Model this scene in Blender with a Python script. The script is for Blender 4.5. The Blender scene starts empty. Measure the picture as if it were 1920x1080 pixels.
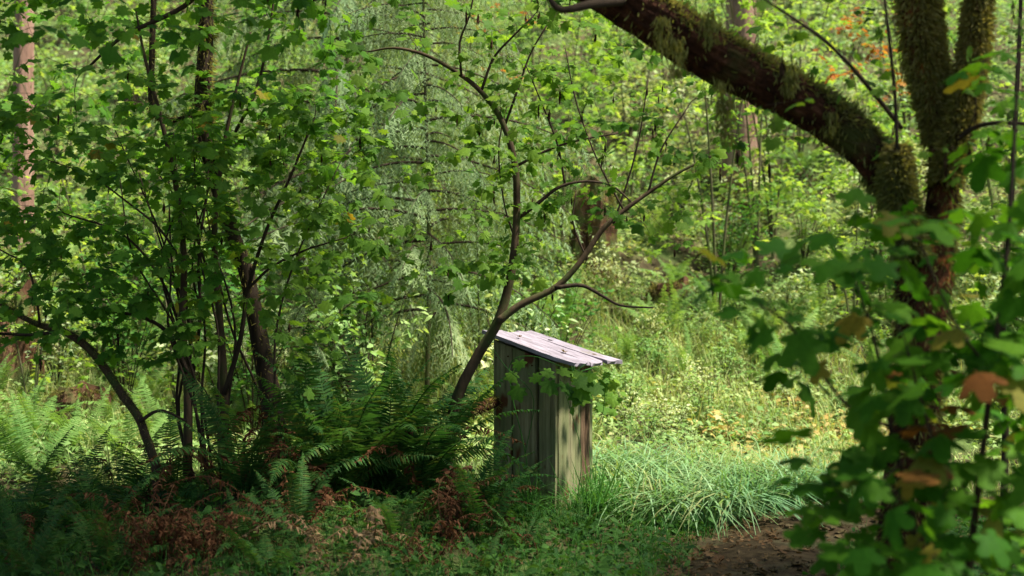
import bpy, math, random
import numpy as np
from mathutils import Vector, Matrix

# ------------------------------------------------------------------ camera, sky, sun, exposure
scene = bpy.context.scene
C = scene.collection
F = 2600.0                      # focal length in pixels of the 1920 px wide photograph
CAMZ, HORIZON = 1.66, 480.0
cam_data = bpy.data.cameras.new('camera')
cam = bpy.data.objects.new('camera', cam_data)
C.objects.link(cam)
cam.location = (0, 0, CAMZ)
cam.rotation_euler = (math.radians(90), 0, 0)
cam_data.sensor_width = 36.0
cam_data.lens = 36.0 * F / 1920.0
cam_data.shift_y = -(540 - HORIZON) / 1920.0
cam_data.clip_start = 0.05
cam_data.clip_end = 2000.0
cam_data.dof.use_dof = True
cam_data.dof.focus_distance = 8.9
cam_data.dof.aperture_fstop = 1.7
scene.camera = cam

SUN = Vector((0.47, -0.12, 0.87)).normalized()      # direction towards the sun
world = bpy.data.worlds.new('World')
scene.world = world
world.use_nodes = True
wn = world.node_tree
bg = wn.nodes['Background']
sky = wn.nodes.new('ShaderNodeTexSky')
sky.sky_type = 'NISHITA'
sky.sun_disc = False
sky.sun_elevation = math.asin(SUN.z)
sky.sun_rotation = math.atan2(SUN.x, SUN.y)
wn.links.new(sky.outputs['Color'], bg.inputs['Color'])
bg.inputs['Strength'].default_value = 0.066
sun_data = bpy.data.lights.new('sun', 'SUN')
sun_data.energy = 5.0
sun_data.angle = math.radians(6.0)
sun_data.color = (1.0, 0.95, 0.84)
sun = bpy.data.objects.new('sun', sun_data)
C.objects.link(sun)
sun.location = (10, 5, 30)
sun.rotation_euler = SUN.to_track_quat('Z', 'Y').to_euler()

vs = scene.view_settings
vs.view_transform = 'Standard'
vs.look = 'None'
vs.exposure = 1.5
vs.gamma = 1.0
vs.use_curve_mapping = False
scene.render.engine = 'CYCLES'
scene.cycles.use_denoising = True
scene.cycles.max_bounces = 7
scene.cycles.diffuse_bounces = 4
scene.cycles.transmission_bounces = 5
scene.cycles.sample_clamp_indirect = 6.0

rng = np.random.default_rng(7)
random.seed(7)

# ------------------------------------------------------------------ helpers
def at(px, py, Y):
    """a point at distance Y in front of the viewpoint, seen at photograph pixel px, py"""
    return np.array([(px - 960) / F * Y, Y, CAMZ + (HORIZON - py) / F * Y])

def proj(p):
    y = max(p[1], 0.05)
    return 960 + p[0] / y * F, HORIZON - (p[2] - CAMZ) / y * F

def in_frame(p, m=30):
    if p[1] < 0.3: return False
    x, y = proj(p)
    return -m < x < 1920 + m and -m < y < 1080 + m

def H(x, y):
    x = np.asarray(x, float); y = np.asarray(y, float)
    def sp(t, k): return np.logaddexp(0, t * k) / k
    r = y - 10.4 + 0.10 * x
    z = 0.10 * sp(r, 1.6) + 0.36 * (sp(y - 13.9 + 0.06 * x, 1.2) - sp(y - 80, 0.3)) - 0.10 * sp(y - 80, 0.3)
    z = z + 0.035 * np.sin(1.7 * x + 0.6) * np.sin(1.3 * y + 0.4) + 0.02 * np.sin(3.9 * x - 2.1 * y) + 0.012 * np.sin(7.3 * x + 6.1 * y + 1)
    w = np.clip((y - 12) / 4, 0, 1)
    z = z + w * (0.16 * np.sin(0.9 * x + 0.5 * y) + 0.10 * np.sin(2.2 * x - 1.3 * y + 2))
    # low bank on the shaded left side of the path
    z = z + 0.24 * np.exp(-((x + 1.2) / 1.0) ** 2 - ((y - 8.4) / 1.2) ** 2)
    return z

def Hs(x, y): return float(H(x, y))

def mesh(name, V, Fc, mats, smooth=False, mat_idx=None):
    """V (n,3); Fc: one (m,k) index array or a list of them"""
    if not isinstance(Fc, (list, tuple)): Fc = [Fc]
    Fc = [np.asarray(f, np.int32) for f in Fc if len(f)]
    me = bpy.data.meshes.new(name)
    V = np.asarray(V, np.float32)
    me.vertices.add(len(V)); me.vertices.foreach_set('co', V.ravel())
    loops = np.concatenate([f.ravel() for f in Fc])
    tot = np.concatenate([np.full(len(f), f.shape[1], np.int32) for f in Fc])
    start = np.concatenate([[0], np.cumsum(tot)[:-1]]).astype(np.int32)
    me.loops.add(len(loops)); me.loops.foreach_set('vertex_index', loops.astype(np.int32))
    me.polygons.add(len(tot)); me.polygons.foreach_set('loop_start', start)
    try: me.polygons.foreach_set('loop_total', tot)
    except Exception: pass
    me.polygons.foreach_set('use_smooth', np.full(len(tot), bool(smooth)))
    if mat_idx is not None: me.polygons.foreach_set('material_index', np.asarray(mat_idx, np.int32))
    for m in (mats if isinstance(mats, (list, tuple)) else [mats]): me.materials.append(m)
    me.update(calc_edges=True)
    return me

def ob(name, me, parent=None, loc=None, mat=None):
    o = bpy.data.objects.new(name, me)
    C.objects.link(o)
    if parent is not None: o.parent = parent
    if mat is not None: o.matrix_local = mat
    elif loc is not None: o.location = loc
    return o

def thing(name, loc, label=None, cat=None, group=None, rz=0.0, s=1.0):
    o = bpy.data.objects.new(name, None)
    o.empty_display_size = 0.1
    C.objects.link(o)
    o.location = loc
    o.rotation_euler = (0, 0, rz)
    o.scale = (s, s, s)
    tag(o, label, cat, group)
    return o

def tag(o, label=None, cat=None, group=None, kind=None):
    if label: o['label'] = label
    if cat: o['category'] = cat
    if group: o['group'] = group
    if kind: o['kind'] = kind
    return o

ORD = ['leftmost', 'second from the left', 'third from the left', 'fourth from the left', 'fifth from the left',
       'sixth from the left', 'seventh from the left', 'eighth from the left', 'ninth from the left', 'tenth from the left',
       'eleventh from the left', 'twelfth from the left']
def ordinal(i, n):
    if n == 1: return 'only one'
    r = n - 1 - i
    if i < (n + 1) // 2: return ORD[i]
    return 'rightmost' if r == 0 else ORD[r].replace('left', 'right')

class MB:
    """collects shapes into one mesh"""
    def __init__(s): s.v = []; s.q = []; s.t = []; s.n = 0
    def add(s, V, q=None, t=None):
        V = np.asarray(V, float)
        if q is not None and len(q): s.q.append(np.asarray(q) + s.n)
        if t is not None and len(t): s.t.append(np.asarray(t) + s.n)
        s.v.append(V); s.n += len(V)
    def tube(s, P, R, sides=6, cap=True):
        V, q, t = tube(P, R, sides, cap); s.add(V, q, t)
    def build(s, name, mats, smooth=False, off=None):
        V = np.concatenate(s.v)
        if off is not None: V = V - np.asarray(off)
        fs = []
        if s.q: fs.append(np.concatenate(s.q))
        if s.t: fs.append(np.concatenate(s.t))
        return mesh(name, V, fs, mats, smooth)

def frames(P):
    P = np.asarray(P, float)
    T = np.gradient(P, axis=0); T /= np.linalg.norm(T, axis=1, keepdims=True) + 1e-9
    ref = np.array([0.0, 1.0, 0.0]) if abs(T[0][1]) < 0.8 else np.array([1.0, 0, 0])
    A = []; a = ref - T[0] * T[0].dot(ref); a /= np.linalg.norm(a)
    for t in T:
        a = a - t * t.dot(a); a /= np.linalg.norm(a) + 1e-9; A.append(a)
    A = np.array(A); B = np.cross(T, A)
    return T, A, B

def tube(P, R, sides=6, cap=True, bump=None):
    P = np.asarray(P, float); n = len(P)
    R = np.broadcast_to(np.asarray(R, float), (n,))
    T, A, B = frames(P)
    ang = np.arange(sides) * 2 * math.pi / sides
    ca, sa = np.cos(ang), np.sin(ang)
    rad = R[:, None] * np.ones(sides)[None]
    if bump is not None: rad = rad * bump(np.arange(n), ang)
    V = P[:, None] + rad[..., None] * (A[:, None] * ca[None, :, None] + B[:, None] * sa[None, :, None])
    V = V.reshape(-1, 3)
    i = np.arange(n - 1)[:, None] * sides; j = np.arange(sides)[None]; k = (j + 1) % sides
    q = np.stack([i + j, i + k, i + sides + k, i + sides + j], -1).reshape(-1, 4)
    t = []
    if cap:
        V = np.concatenate([V, P[:1], P[-1:]])
        a, b = n * sides, n * sides + 1
        jj = np.arange(sides); kk = (jj + 1) % sides
        t = np.concatenate([np.stack([kk, jj, np.full(sides, a)], -1),
                            np.stack([(n - 1) * sides + jj, (n - 1) * sides + kk, np.full(sides, b)], -1)])
    return V, q, t

def smooth_line(P, R, n):
    """Catmull-Rom through the points"""
    P = np.asarray(P, float); R = np.asarray(R, float)
    D = np.concatenate([P, R[:, None]], 1)
    D = np.concatenate([2 * D[:1] - D[1:2], D, 2 * D[-1:] - D[-2:-1]])
    m = len(P) - 1
    out = []
    for u in np.linspace(0, m - 1e-6, n):
        i = int(u); t = u - i
        p0, p1, p2, p3 = D[i], D[i + 1], D[i + 2], D[i + 3]
        out.append(0.5 * (2 * p1 + (p2 - p0) * t + (2 * p0 - 5 * p1 + 4 * p2 - p3) * t * t + (3 * p1 - p0 - 3 * p2 + p3) * t ** 3))
    out = np.array(out)
    return out[:, :3], np.maximum(out[:, 3], 0.0008)

def unit(v): v = np.asarray(v, float); return v / (np.linalg.norm(v, axis=-1, keepdims=True) + 1e-9)

def mats_from(pos, d, nrm, s):
    """stack of 4x4: local Y along d, local Z near nrm"""
    d = unit(d); x = unit(np.cross(d, nrm)); z = np.cross(x, d)
    M = np.zeros((len(pos), 4, 4))
    s = np.broadcast_to(np.asarray(s, float), (len(pos),))[:, None]
    M[:, :3, 0] = x * s; M[:, :3, 1] = d * s; M[:, :3, 2] = z * s; M[:, :3, 3] = pos; M[:, 3, 3] = 1
    return M

def scatter(name, protos, Ms, mats, off=None, smooth=False, pick=None):
    """merge transformed copies of the prototypes (V, tris) into one mesh"""
    vs_, ts_, n = [], [], 0
    k = len(protos)
    ids = pick if pick is not None else rng.integers(0, k, len(Ms))
    for p in range(k):
        V, t = protos[p]
        M = Ms[ids == p]
        if not len(M): continue
        W = np.einsum('nij,vj->nvi', M[:, :3, :3], V) + M[:, None, :3, 3]
        T = t[None] + (np.arange(len(M)) * len(V))[:, None, None] + n
        vs_.append(W.reshape(-1, 3)); ts_.append(T.reshape(-1, t.shape[1])); n += len(M) * len(V)
    V = np.concatenate(vs_)
    if off is not None: V = V - np.asarray(off)
    return mesh(name, V, np.concatenate(ts_), mats, smooth)

# ------------------------------------------------------------------ materials
def nt(name):
    m = bpy.data.materials.new(name); m.use_nodes = True
    t = m.node_tree; t.nodes.clear()
    o = t.nodes.new('ShaderNodeOutputMaterial')
    return m, t, o

def ramp(t, stops, fac):
    r = t.nodes.new('ShaderNodeValToRGB')
    e = r.color_ramp.elements
    while len(e) < len(stops): e.new(0.5)
    for k, (p, c) in enumerate(stops):
        e[k].position = p; e[k].color = (*c, 1)
    t.links.new(fac, r.inputs['Fac'])
    return r.outputs['Color']

def leaf_mat(name, cols, transl=0.4, gain=1.7, rough=0.58, by_object=True, blotch=None):
    """cols: list of colours picked at random per leaf"""
    m, t, o = nt(name)
    g = t.nodes.new('ShaderNodeNewGeometry')
    add = t.nodes.new('ShaderNodeMath'); add.operation = 'ADD'
    oi = t.nodes.new('ShaderNodeObjectInfo')
    t.links.new(g.outputs['Random Per Island'], add.inputs[0])
    t.links.new(oi.outputs['Random'], add.inputs[1])
    fr = t.nodes.new('ShaderNodeMath'); fr.operation = 'FRACT'
    t.links.new(add.outputs[0], fr.inputs[0])
    col = ramp(t, [(k / max(1, len(cols) - 1), c) for k, c in enumerate(cols)], fr.outputs[0])
    # mottling on the blade
    tc = t.nodes.new('ShaderNodeTexCoord')
    nz = t.nodes.new('ShaderNodeTexNoise'); nz.inputs['Scale'].default_value = 14.0; nz.inputs['Detail'].default_value = 3
    t.links.new(tc.outputs['Object'], nz.inputs['Vector'])
    mx = t.nodes.new('ShaderNodeMix'); mx.data_type = 'RGBA'; mx.blend_type = 'MULTIPLY'
    mx.inputs['Factor'].default_value = 0.5
    t.links.new(col, mx.inputs['A'])
    t.links.new(ramp(t, [(0.3, (0.55, 0.6, 0.5)), (0.7, (1.25, 1.2, 1.1))], nz.outputs['Fac']), mx.inputs['B'])
    c = mx.outputs['Result']
    pn = t.nodes.new('ShaderNodeTexNoise'); pn.inputs['Scale'].default_value = 0.9; pn.inputs['Detail'].default_value = 3
    t.links.new(g.outputs['Position'], pn.inputs['Vector'])
    pm = t.nodes.new('ShaderNodeMix'); pm.data_type = 'RGBA'; pm.blend_type = 'MULTIPLY'; pm.inputs['Factor'].default_value = 1.0
    t.links.new(c, pm.inputs['A'])
    t.links.new(ramp(t, [(0.30, (0.62, 0.78, 0.75)), (0.5, (1.0, 1.0, 1.0)), (0.70, (1.25, 1.12, 1.1))], pn.outputs['Fac']), pm.inputs['B'])
    c = pm.outputs['Result']
    if blotch:
        nb = t.nodes.new('ShaderNodeTexNoise'); nb.inputs['Scale'].default_value = 30.0
        t.links.new(tc.outputs['Object'], nb.inputs['Vector'])
        rb = ramp(t, [(0.62, (0, 0, 0)), (0.68, (1, 1, 1))], nb.outputs['Fac'])
        m2 = t.nodes.new('ShaderNodeMix'); m2.data_type = 'RGBA'
        t.links.new(rb, m2.inputs['Factor']); t.links.new(c, m2.inputs['A']); m2.inputs['B'].default_value = (*blotch, 1)
        c = m2.outputs['Result']
    p = t.nodes.new('ShaderNodeBsdfPrincipled')
    p.inputs['Roughness'].default_value = rough
    p.inputs['Specular IOR Level'].default_value = 0.07
    t.links.new(c, p.inputs['Base Color'])
    tr = t.nodes.new('ShaderNodeBsdfTranslucent')
    gn = t.nodes.new('ShaderNodeMix'); gn.data_type = 'RGBA'; gn.blend_type = 'MULTIPLY'; gn.inputs['Factor'].default_value = 1
    t.links.new(c, gn.inputs['A']); gn.inputs['B'].default_value = (gain * 1.05, gain, gain * 0.45, 1)
    t.links.new(gn.outputs['Result'], tr.inputs['Color'])
    ms = t.nodes.new('ShaderNodeMixShader'); ms.inputs['Fac'].default_value = transl
    t.links.new(p.outputs[0], ms.inputs[1]); t.links.new(tr.outputs[0], ms.inputs[2])
    t.links.new(ms.outputs[0], o.inputs['Surface'])
    return m

def rough_mat(name, stops, scale=6.0, stretch=(1, 1, 1), bump=0.4, rough=0.85, stops2=None, scale2=2.0, bscale=None, bdist=0.02, spec=0.06):
    """noise-driven matt material; stops2 overlays broad patches"""
    m, t, o = nt(name)
    tc = t.nodes.new('ShaderNodeTexCoord')
    mp = t.nodes.new('ShaderNodeMapping'); mp.inputs['Scale'].default_value = stretch
    t.links.new(tc.outputs['Object'], mp.inputs['Vector'])
    nz = t.nodes.new('ShaderNodeTexNoise'); nz.inputs['Scale'].default_value = scale
    nz.inputs['Detail'].default_value = 8; nz.inputs['Roughness'].default_value = 0.65
    t.links.new(mp.outputs[0], nz.inputs['Vector'])
    c = ramp(t, stops, nz.outputs['Fac'])
    if stops2:
        n2 = t.nodes.new('ShaderNodeTexNoise'); n2.inputs['Scale'].default_value = scale2; n2.inputs['Detail'].default_value = 5
        t.links.new(tc.outputs['Object'], n2.inputs['Vector'])
        (a0, a1, col2) = stops2
        f = ramp(t, [(a0, (0, 0, 0)), (a1, (1, 1, 1))], n2.outputs['Fac'])
        mx = t.nodes.new('ShaderNodeMix'); mx.data_type = 'RGBA'
        t.links.new(f, mx.inputs['Factor']); t.links.new(c, mx.inputs['A']); mx.inputs['B'].default_value = (*col2, 1)
        c = mx.outputs['Result']
    p = t.nodes.new('ShaderNodeBsdfPrincipled')
    p.inputs['Roughness'].default_value = rough
    p.inputs['Specular IOR Level'].default_value = spec
    t.links.new(c, p.inputs['Base Color'])
    nb = nz
    if bscale:
        nb = t.nodes.new('ShaderNodeTexNoise'); nb.inputs['Scale'].default_value = bscale; nb.inputs['Detail'].default_value = 6
        t.links.new(mp.outputs[0], nb.inputs['Vector'])
    b = t.nodes.new('ShaderNodeBump'); b.inputs['Strength'].default_value = bump; b.inputs['Distance'].default_value = bdist
    t.links.new(nb.outputs['Fac'], b.inputs['Height'])
    t.links.new(b.outputs[0], p.inputs['Normal'])
    t.links.new(p.outputs[0], o.inputs['Surface'])
    return m

M = {}
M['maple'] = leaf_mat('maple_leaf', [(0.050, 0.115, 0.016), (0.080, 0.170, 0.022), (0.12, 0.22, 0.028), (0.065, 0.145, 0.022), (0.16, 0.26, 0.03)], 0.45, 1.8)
M['maple_lit'] = leaf_mat('sunlit_maple_leaf', [(0.11, 0.21, 0.03), (0.17, 0.29, 0.05), (0.24, 0.35, 0.07), (0.14, 0.26, 0.04), (0.30, 0.39, 0.09)], 0.48, 1.5)  # paler copy of the maple greens, sunlight put into the colour
M['maple_dark'] = leaf_mat('shaded_maple_leaf', [(0.055, 0.145, 0.018), (0.085, 0.20, 0.024), (0.13, 0.26, 0.032), (0.065, 0.17, 0.020)], 0.46, 1.8)  # shade copy of the maple greens, its brightness set in the colour
M['bigleaf'] = leaf_mat('bigleaf', [(0.026, 0.10, 0.008), (0.045, 0.14, 0.009), (0.075, 0.18, 0.012), (0.032, 0.115, 0.009)], 0.42, 1.8, 0.6)
M['yellow'] = leaf_mat('yellowing_leaf', [(0.20, 0.17, 0.025), (0.16, 0.19, 0.03), (0.28, 0.19, 0.025)], 0.4, 1.3, blotch=(0.10, 0.05, 0.02))
M['orange'] = leaf_mat('orange_leaf', [(0.36, 0.12, 0.025), (0.26, 0.09, 0.02), (0.42, 0.20, 0.03)], 0.4, 1.3, blotch=(0.10, 0.04, 0.02))
M['orange_dull'] = leaf_mat('rusty_leaf', [(0.20, 0.07, 0.02), (0.13, 0.05, 0.016), (0.24, 0.11, 0.025)], 0.35, 1.3, blotch=(0.06, 0.03, 0.015))
M['litter'] = leaf_mat('dry_leaf', [(0.07, 0.043, 0.02), (0.11, 0.07, 0.033), (0.17, 0.105, 0.05), (0.09, 0.045, 0.02), (0.14, 0.095, 0.05)], 0.12, 1.2, 0.7)
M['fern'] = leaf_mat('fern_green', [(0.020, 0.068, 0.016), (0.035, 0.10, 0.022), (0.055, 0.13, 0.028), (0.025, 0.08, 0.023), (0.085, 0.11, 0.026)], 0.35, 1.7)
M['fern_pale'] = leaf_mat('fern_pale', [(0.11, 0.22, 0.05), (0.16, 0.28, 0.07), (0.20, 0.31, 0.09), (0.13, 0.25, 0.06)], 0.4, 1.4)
M['fern_dead'] = leaf_mat('fern_dead', [(0.055, 0.024, 0.012), (0.09, 0.038, 0.019), (0.14, 0.072, 0.035), (0.07, 0.028, 0.013)], 0.2, 1.2, 0.75)
M['fern_tan'] = leaf_mat('fern_tan', [(0.20, 0.13, 0.07), (0.28, 0.19, 0.11), (0.16, 0.10, 0.05)], 0.2, 1.2, 0.75)
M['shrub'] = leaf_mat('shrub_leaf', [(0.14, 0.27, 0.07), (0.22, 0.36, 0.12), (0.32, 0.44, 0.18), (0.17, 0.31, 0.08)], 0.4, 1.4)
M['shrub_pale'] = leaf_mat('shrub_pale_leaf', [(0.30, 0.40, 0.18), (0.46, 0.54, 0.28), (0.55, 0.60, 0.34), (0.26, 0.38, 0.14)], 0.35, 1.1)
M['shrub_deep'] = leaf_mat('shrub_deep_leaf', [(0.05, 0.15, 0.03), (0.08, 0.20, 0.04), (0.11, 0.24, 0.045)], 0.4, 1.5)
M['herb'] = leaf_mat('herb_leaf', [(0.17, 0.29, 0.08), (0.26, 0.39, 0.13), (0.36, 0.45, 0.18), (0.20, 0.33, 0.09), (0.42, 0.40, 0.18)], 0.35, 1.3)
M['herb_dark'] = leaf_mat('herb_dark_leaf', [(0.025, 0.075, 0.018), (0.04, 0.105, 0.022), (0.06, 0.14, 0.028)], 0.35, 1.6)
M['grass'] = leaf_mat('grass_blade', [(0.22, 0.34, 0.10), (0.32, 0.42, 0.15), (0.44, 0.42, 0.20), (0.24, 0.37, 0.11)], 0.35, 1.3)
M['grass_blue'] = leaf_mat('blue_green_grass', [(0.12, 0.24, 0.085), (0.19, 0.33, 0.15), (0.28, 0.42, 0.22), (0.14, 0.27, 0.08), (0.34, 0.34, 0.16)], 0.35, 1.3, 0.4)
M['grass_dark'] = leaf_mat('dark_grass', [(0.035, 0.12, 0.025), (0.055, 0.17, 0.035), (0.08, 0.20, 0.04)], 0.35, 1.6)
M['conifer'] = leaf_mat('conifer_needles', [(0.11, 0.175, 0.07), (0.165, 0.235, 0.11), (0.22, 0.29, 0.15)], 0.35, 1.3)
M['moss'] = leaf_mat('moss', [(0.13, 0.135, 0.035), (0.20, 0.19, 0.06), (0.29, 0.27, 0.11), (0.16, 0.13, 0.045)], 0.5, 1.4, 0.9)
M['seed'] = leaf_mat('dry_seed', [(0.03, 0.018, 0.010), (0.05, 0.028, 0.015), (0.02, 0.012, 0.008)], 0.1, 1.0, 0.8)
M['twig'] = rough_mat('twig_bark', [(0.3, (0.022, 0.016, 0.012)), (0.7, (0.06, 0.042, 0.028))], 20, (1, 1, 0.3), 0.3)
M['stem'] = rough_mat('sapling_bark', [(0.3, (0.03, 0.02, 0.013)), (0.7, (0.10, 0.068, 0.042))], 14, (1, 1, 0.35), 0.4, stops2=(0.52, 0.66, (0.05, 0.065, 0.02)), scale2=5)
M['bark'] = rough_mat('maple_bark', [(0.32, (0.010, 0.005, 0.003)), (0.52, (0.045, 0.018, 0.010)), (0.75, (0.12, 0.05, 0.026))], 22, (1, 1, 1), 0.9, stops2=(0.56, 0.68, (0.05, 0.055, 0.015)), scale2=3.5, bdist=0.03)
M['mossy_stem'] = rough_mat('mossy_stem', [(0.3, (0.05, 0.045, 0.025)), (0.7, (0.13, 0.12, 0.06))], 14, (1, 1, 0.35), 0.4, stops2=(0.45, 0.6, (0.08, 0.10, 0.03)), scale2=5)
M['conifer_bark'] = rough_mat('conifer_bark', [(0.28, (0.12, 0.065, 0.045)), (0.5, (0.27, 0.16, 0.115)), (0.75, (0.40, 0.27, 0.20))], 9, (1, 1, 0.18), 0.8, bdist=0.05)
M['stump'] = rough_mat('rotten_stump', [(0.36, (0.025, 0.013, 0.008)), (0.5, (0.10, 0.05, 0.028)), (0.64, (0.17, 0.095, 0.055))], 10, (1, 1, 0.2), 1.0, stops2=(0.46, 0.58, (0.08, 0.10, 0.03)), scale2=4, bdist=0.05)
M['soil'] = rough_mat('forest_floor', [(0.3, (0.035, 0.026, 0.014)), (0.5, (0.07, 0.055, 0.028)), (0.7, (0.10, 0.085, 0.04))], 9, (1, 1, 1), 0.8, stops2=(0.45, 0.60, (0.075, 0.11, 0.03)), scale2=1.3, bdist=0.05)
M['dirt'] = rough_mat('path_dirt', [(0.3, (0.018, 0.012, 0.006)), (0.5, (0.045, 0.031, 0.015)), (0.72, (0.085, 0.060, 0.030))], 11, (1, 1, 1), 0.8, stops2=(0.56, 0.68, (0.07, 0.06, 0.03)), scale2=4, bdist=0.03)

# ------------------------------------------------------------------ ground and path
def grid_axis(parts):
    out = [np.linspace(a, b, n, endpoint=False) for a, b, n in parts]
    return np.concatenate(out + [[parts[-1][1]]])
gx = grid_axis([(-400, -60, 14), (-60, -12, 48), (-12, 12, 200), (12, 60, 48), (60, 400, 14)])
gy = grid_axis([(-200, -20, 12), (-20, 2, 40), (2, 30, 240), (30, 90, 90), (90, 600, 20)])
GX, GY = np.meshgrid(gx, gy)
GV = np.stack([GX, GY, H(GX, GY)], -1).reshape(-1, 3)
nx, ny = len(gx), len(gy)
ii, jj = np.meshgrid(np.arange(nx - 1), np.arange(ny - 1))
b0 = (jj * nx + ii).ravel()
ground = ob('ground', mesh('ground', GV, np.stack([b0, b0 + 1, b0 + nx + 1, b0 + nx], -1), M['soil'], True))
tag(ground, 'mossy brown forest floor rising to a wooded hillside', kind='structure')

PATH = np.array([(0.1, -12), (0.2, -3), (0.55, 2), (0.95, 5), (1.25, 7.0), (1.55, 8.0), (2.3, 8.7), (3.6, 9.1), (6, 9.3), (10, 9.0)], float)
pl, _ = smooth_line(np.c_[PATH, np.zeros(len(PATH))], np.ones(len(PATH)), 220)
T = np.gradient(pl[:, :2], axis=0); T /= np.linalg.norm(T, axis=1, keepdims=True)
NRM = np.stack([T[:, 1], -T[:, 0]], -1)
cross = np.linspace(-1, 1, 17)
wd = 0.44 + 0.06 * np.sin(np.arange(220) * 0.31) + 0.05 * np.sin(np.arange(220) * 0.83 + 1)
PX = pl[:, None, 0] + NRM[:, None, 0] * cross[None] * wd[:, None]
PY = pl[:, None, 1] + NRM[:, None, 1] * cross[None] * wd[:, None]
PZ = H(PX, PY) + 0.016 - 0.05 * np.abs(cross[None]) ** 6 + 0.006 * np.sin(9 * PX) * np.sin(8 * PY)
PV = np.stack([PX, PY, PZ], -1).reshape(-1, 3)
ii, jj = np.meshgrid(np.arange(16), np.arange(219))
b0 = (jj * 17 + ii).ravel()
path = ob('path', mesh('path', PV, np.stack([b0, b0 + 1, b0 + 18, b0 + 17], -1), M['dirt'], True))
tag(path, 'narrow brown dirt footpath strewn with dry leaves', kind='structure')
def path_dist(x, y):
    d = np.full(np.shape(x), 1e9)
    for a, b in zip(pl[:, 0], pl[:, 1]): d = np.minimum(d, np.hypot(x - a, y - b))
    return d

# ------------------------------------------------------------------ leaf shapes
def palmate(lobes, spread, sinus, base=0.32, shoulder=0.72, fold=0.12, droop=0.25, seed=0, sub=True):
    """maple leaf with petiole along +Y from the origin; width about 1"""
    r = np.random.default_rng(seed)
    ang = np.radians(np.linspace(-spread, spread, lobes))
    L = 0.5 * (1 - 0.45 * (np.abs(np.linspace(-1, 1, lobes)) ** 1.6)) * (1 + r.uniform(-0.08, 0.08, lobes))
    step = ang[1] - ang[0]
    pts = []
    for k in range(lobes):
        a, l = ang[k], L[k]
        if k == 0: pts.append((a - step * 0.5, l * sinus * 0.8, -1))
        if sub: pts.append((a - step * 0.27, l * shoulder, 0))
        pts.append((a, l, 1))
        if sub: pts.append((a + step * 0.27, l * shoulder, 0))
        l2 = L[min(k + 1, lobes - 1)]
        pts.append((a + step * 0.5, min(l, l2) * (sinus if k < lobes - 1 else sinus * 0.8), -1))
    V = [(0, base, 0)]
    for a, l, kd in pts:
        z = fold * l * (0.6 if kd == 1 else (-0.5 if kd == -1 else 0.25)) - droop * l * l * 2
        V.append((math.sin(a) * l, base + math.cos(a) * l, z + r.uniform(-0.012, 0.012)))
    n = len(V)
    Tt = [(0, k + 1, k) for k in range(1, n - 1)]
    # petiole strip
    V += [(-0.008, 0, 0.0), (0.008, 0, 0.0), (0.006, base, 0.003), (-0.006, base, 0.003)]
    Tt += [(n, n + 1, n + 2), (n, n + 2, n + 3)]
    return np.array(V, float), np.array(Tt)

VINE = [palmate(n_, 128, 0.76, 0.35, 0.86, f_, d_, s) for s, n_, f_, d_ in ((1, 7, 0.14, 0.3), (2, 7, 0.3, 0.8), (3, 7, 0.05, 0.1), (12, 5, 0.2, 0.9), (13, 9, 0.2, 0.5))]
VINE_LOW = [palmate(5, 118, 0.66, 0.25, 0.8, 0.1, 0.3, s, sub=False) for s in (4, 5)]
BIG = [palmate(5, 118, 0.70, 0.36, 0.90, 0.16, d, s) for s, d in ((6, 0.3), (7, 0.6), (8, 0.15), (9, 0.9))]
def oval(w=0.5, fold=0.1, droop=0.15):
    V = np.array([(0, 0, 0), (-w * 0.42, 0.35, fold * 0.5), (0, 0.45, 0), (w * 0.42, 0.35, fold * 0.5), (-w * 0.3, 0.75, fold * 0.3 - droop * .5), (w * 0.3, 0.75, fold * 0.3 - droop * .5), (0, 1, -droop)], float)
    Tt = np.array([(0, 2, 1), (0, 3, 2), (1, 2, 4), (2, 3, 5), (2, 6, 4), (2, 5, 6)])
    return V, Tt
OVAL = [oval(0.55), oval(0.7, 0.15, 0.1), oval(0.45, 0.05, 0.3)]
def diamond(w=0.5, z=-0.1):
    return np.array([(0, 0, 0), (-w / 2, 0.45, 0.05), (w / 2, 0.45, 0.05), (0, 1, z)], float), np.array([(0, 2, 1), (1, 2, 3)])
DIA = [diamond(0.55), diamond(0.4, -0.2), diamond(0.7, 0.0)]
def curled():
    V, t = palmate(5, 112, 0.5, 0.2, 0.8, 0.2, -0.5, 11)
    V = V.copy(); V[:, 2] += 0.5 * V[:, 0] ** 2 + 0.06 * np.sin(V[:, 1] * 9); return V, t
LITTER = [curled(), (VINE[0][0] * np.array([1, 1, -0.8]), VINE[0][1]), OVAL[1]]
def blade(h=1.0, bend=0.4, w=0.012, seg=4):
    V = []
    for k in range(seg + 1):
        s = k / seg
        y = bend * s ** 2; z = math.sqrt(max(0, 1 - 0.55 * bend * s)) * s - 0.35 * bend * s ** 3
        ww = w * (1 - s ** 1.5) + 0.0006
        V += [(-ww, y, z * h), (ww, y, z * h)]
    q = []
    for k in range(seg): q += [(2 * k, 2 * k + 1, 2 * k + 3), (2 * k, 2 * k + 3, 2 * k + 2)]
    return np.array(V, float), np.array(q)
BLADES = [blade(1, b, 0.012) for b in (0.2, 0.5, 0.9)]

def leaf_meshes(protos, nm, mat, smooth=True):
    return [mesh(nm, V, t, mat, smooth) for V, t in protos]
LM = {k: leaf_meshes(VINE, 'leaf', M[k]) for k in ('maple', 'maple_dark', 'yellow')}
BM = {k: leaf_meshes(BIG, 'leaf', M[k]) for k in ('bigleaf', 'yellow', 'orange_dull')}

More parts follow.
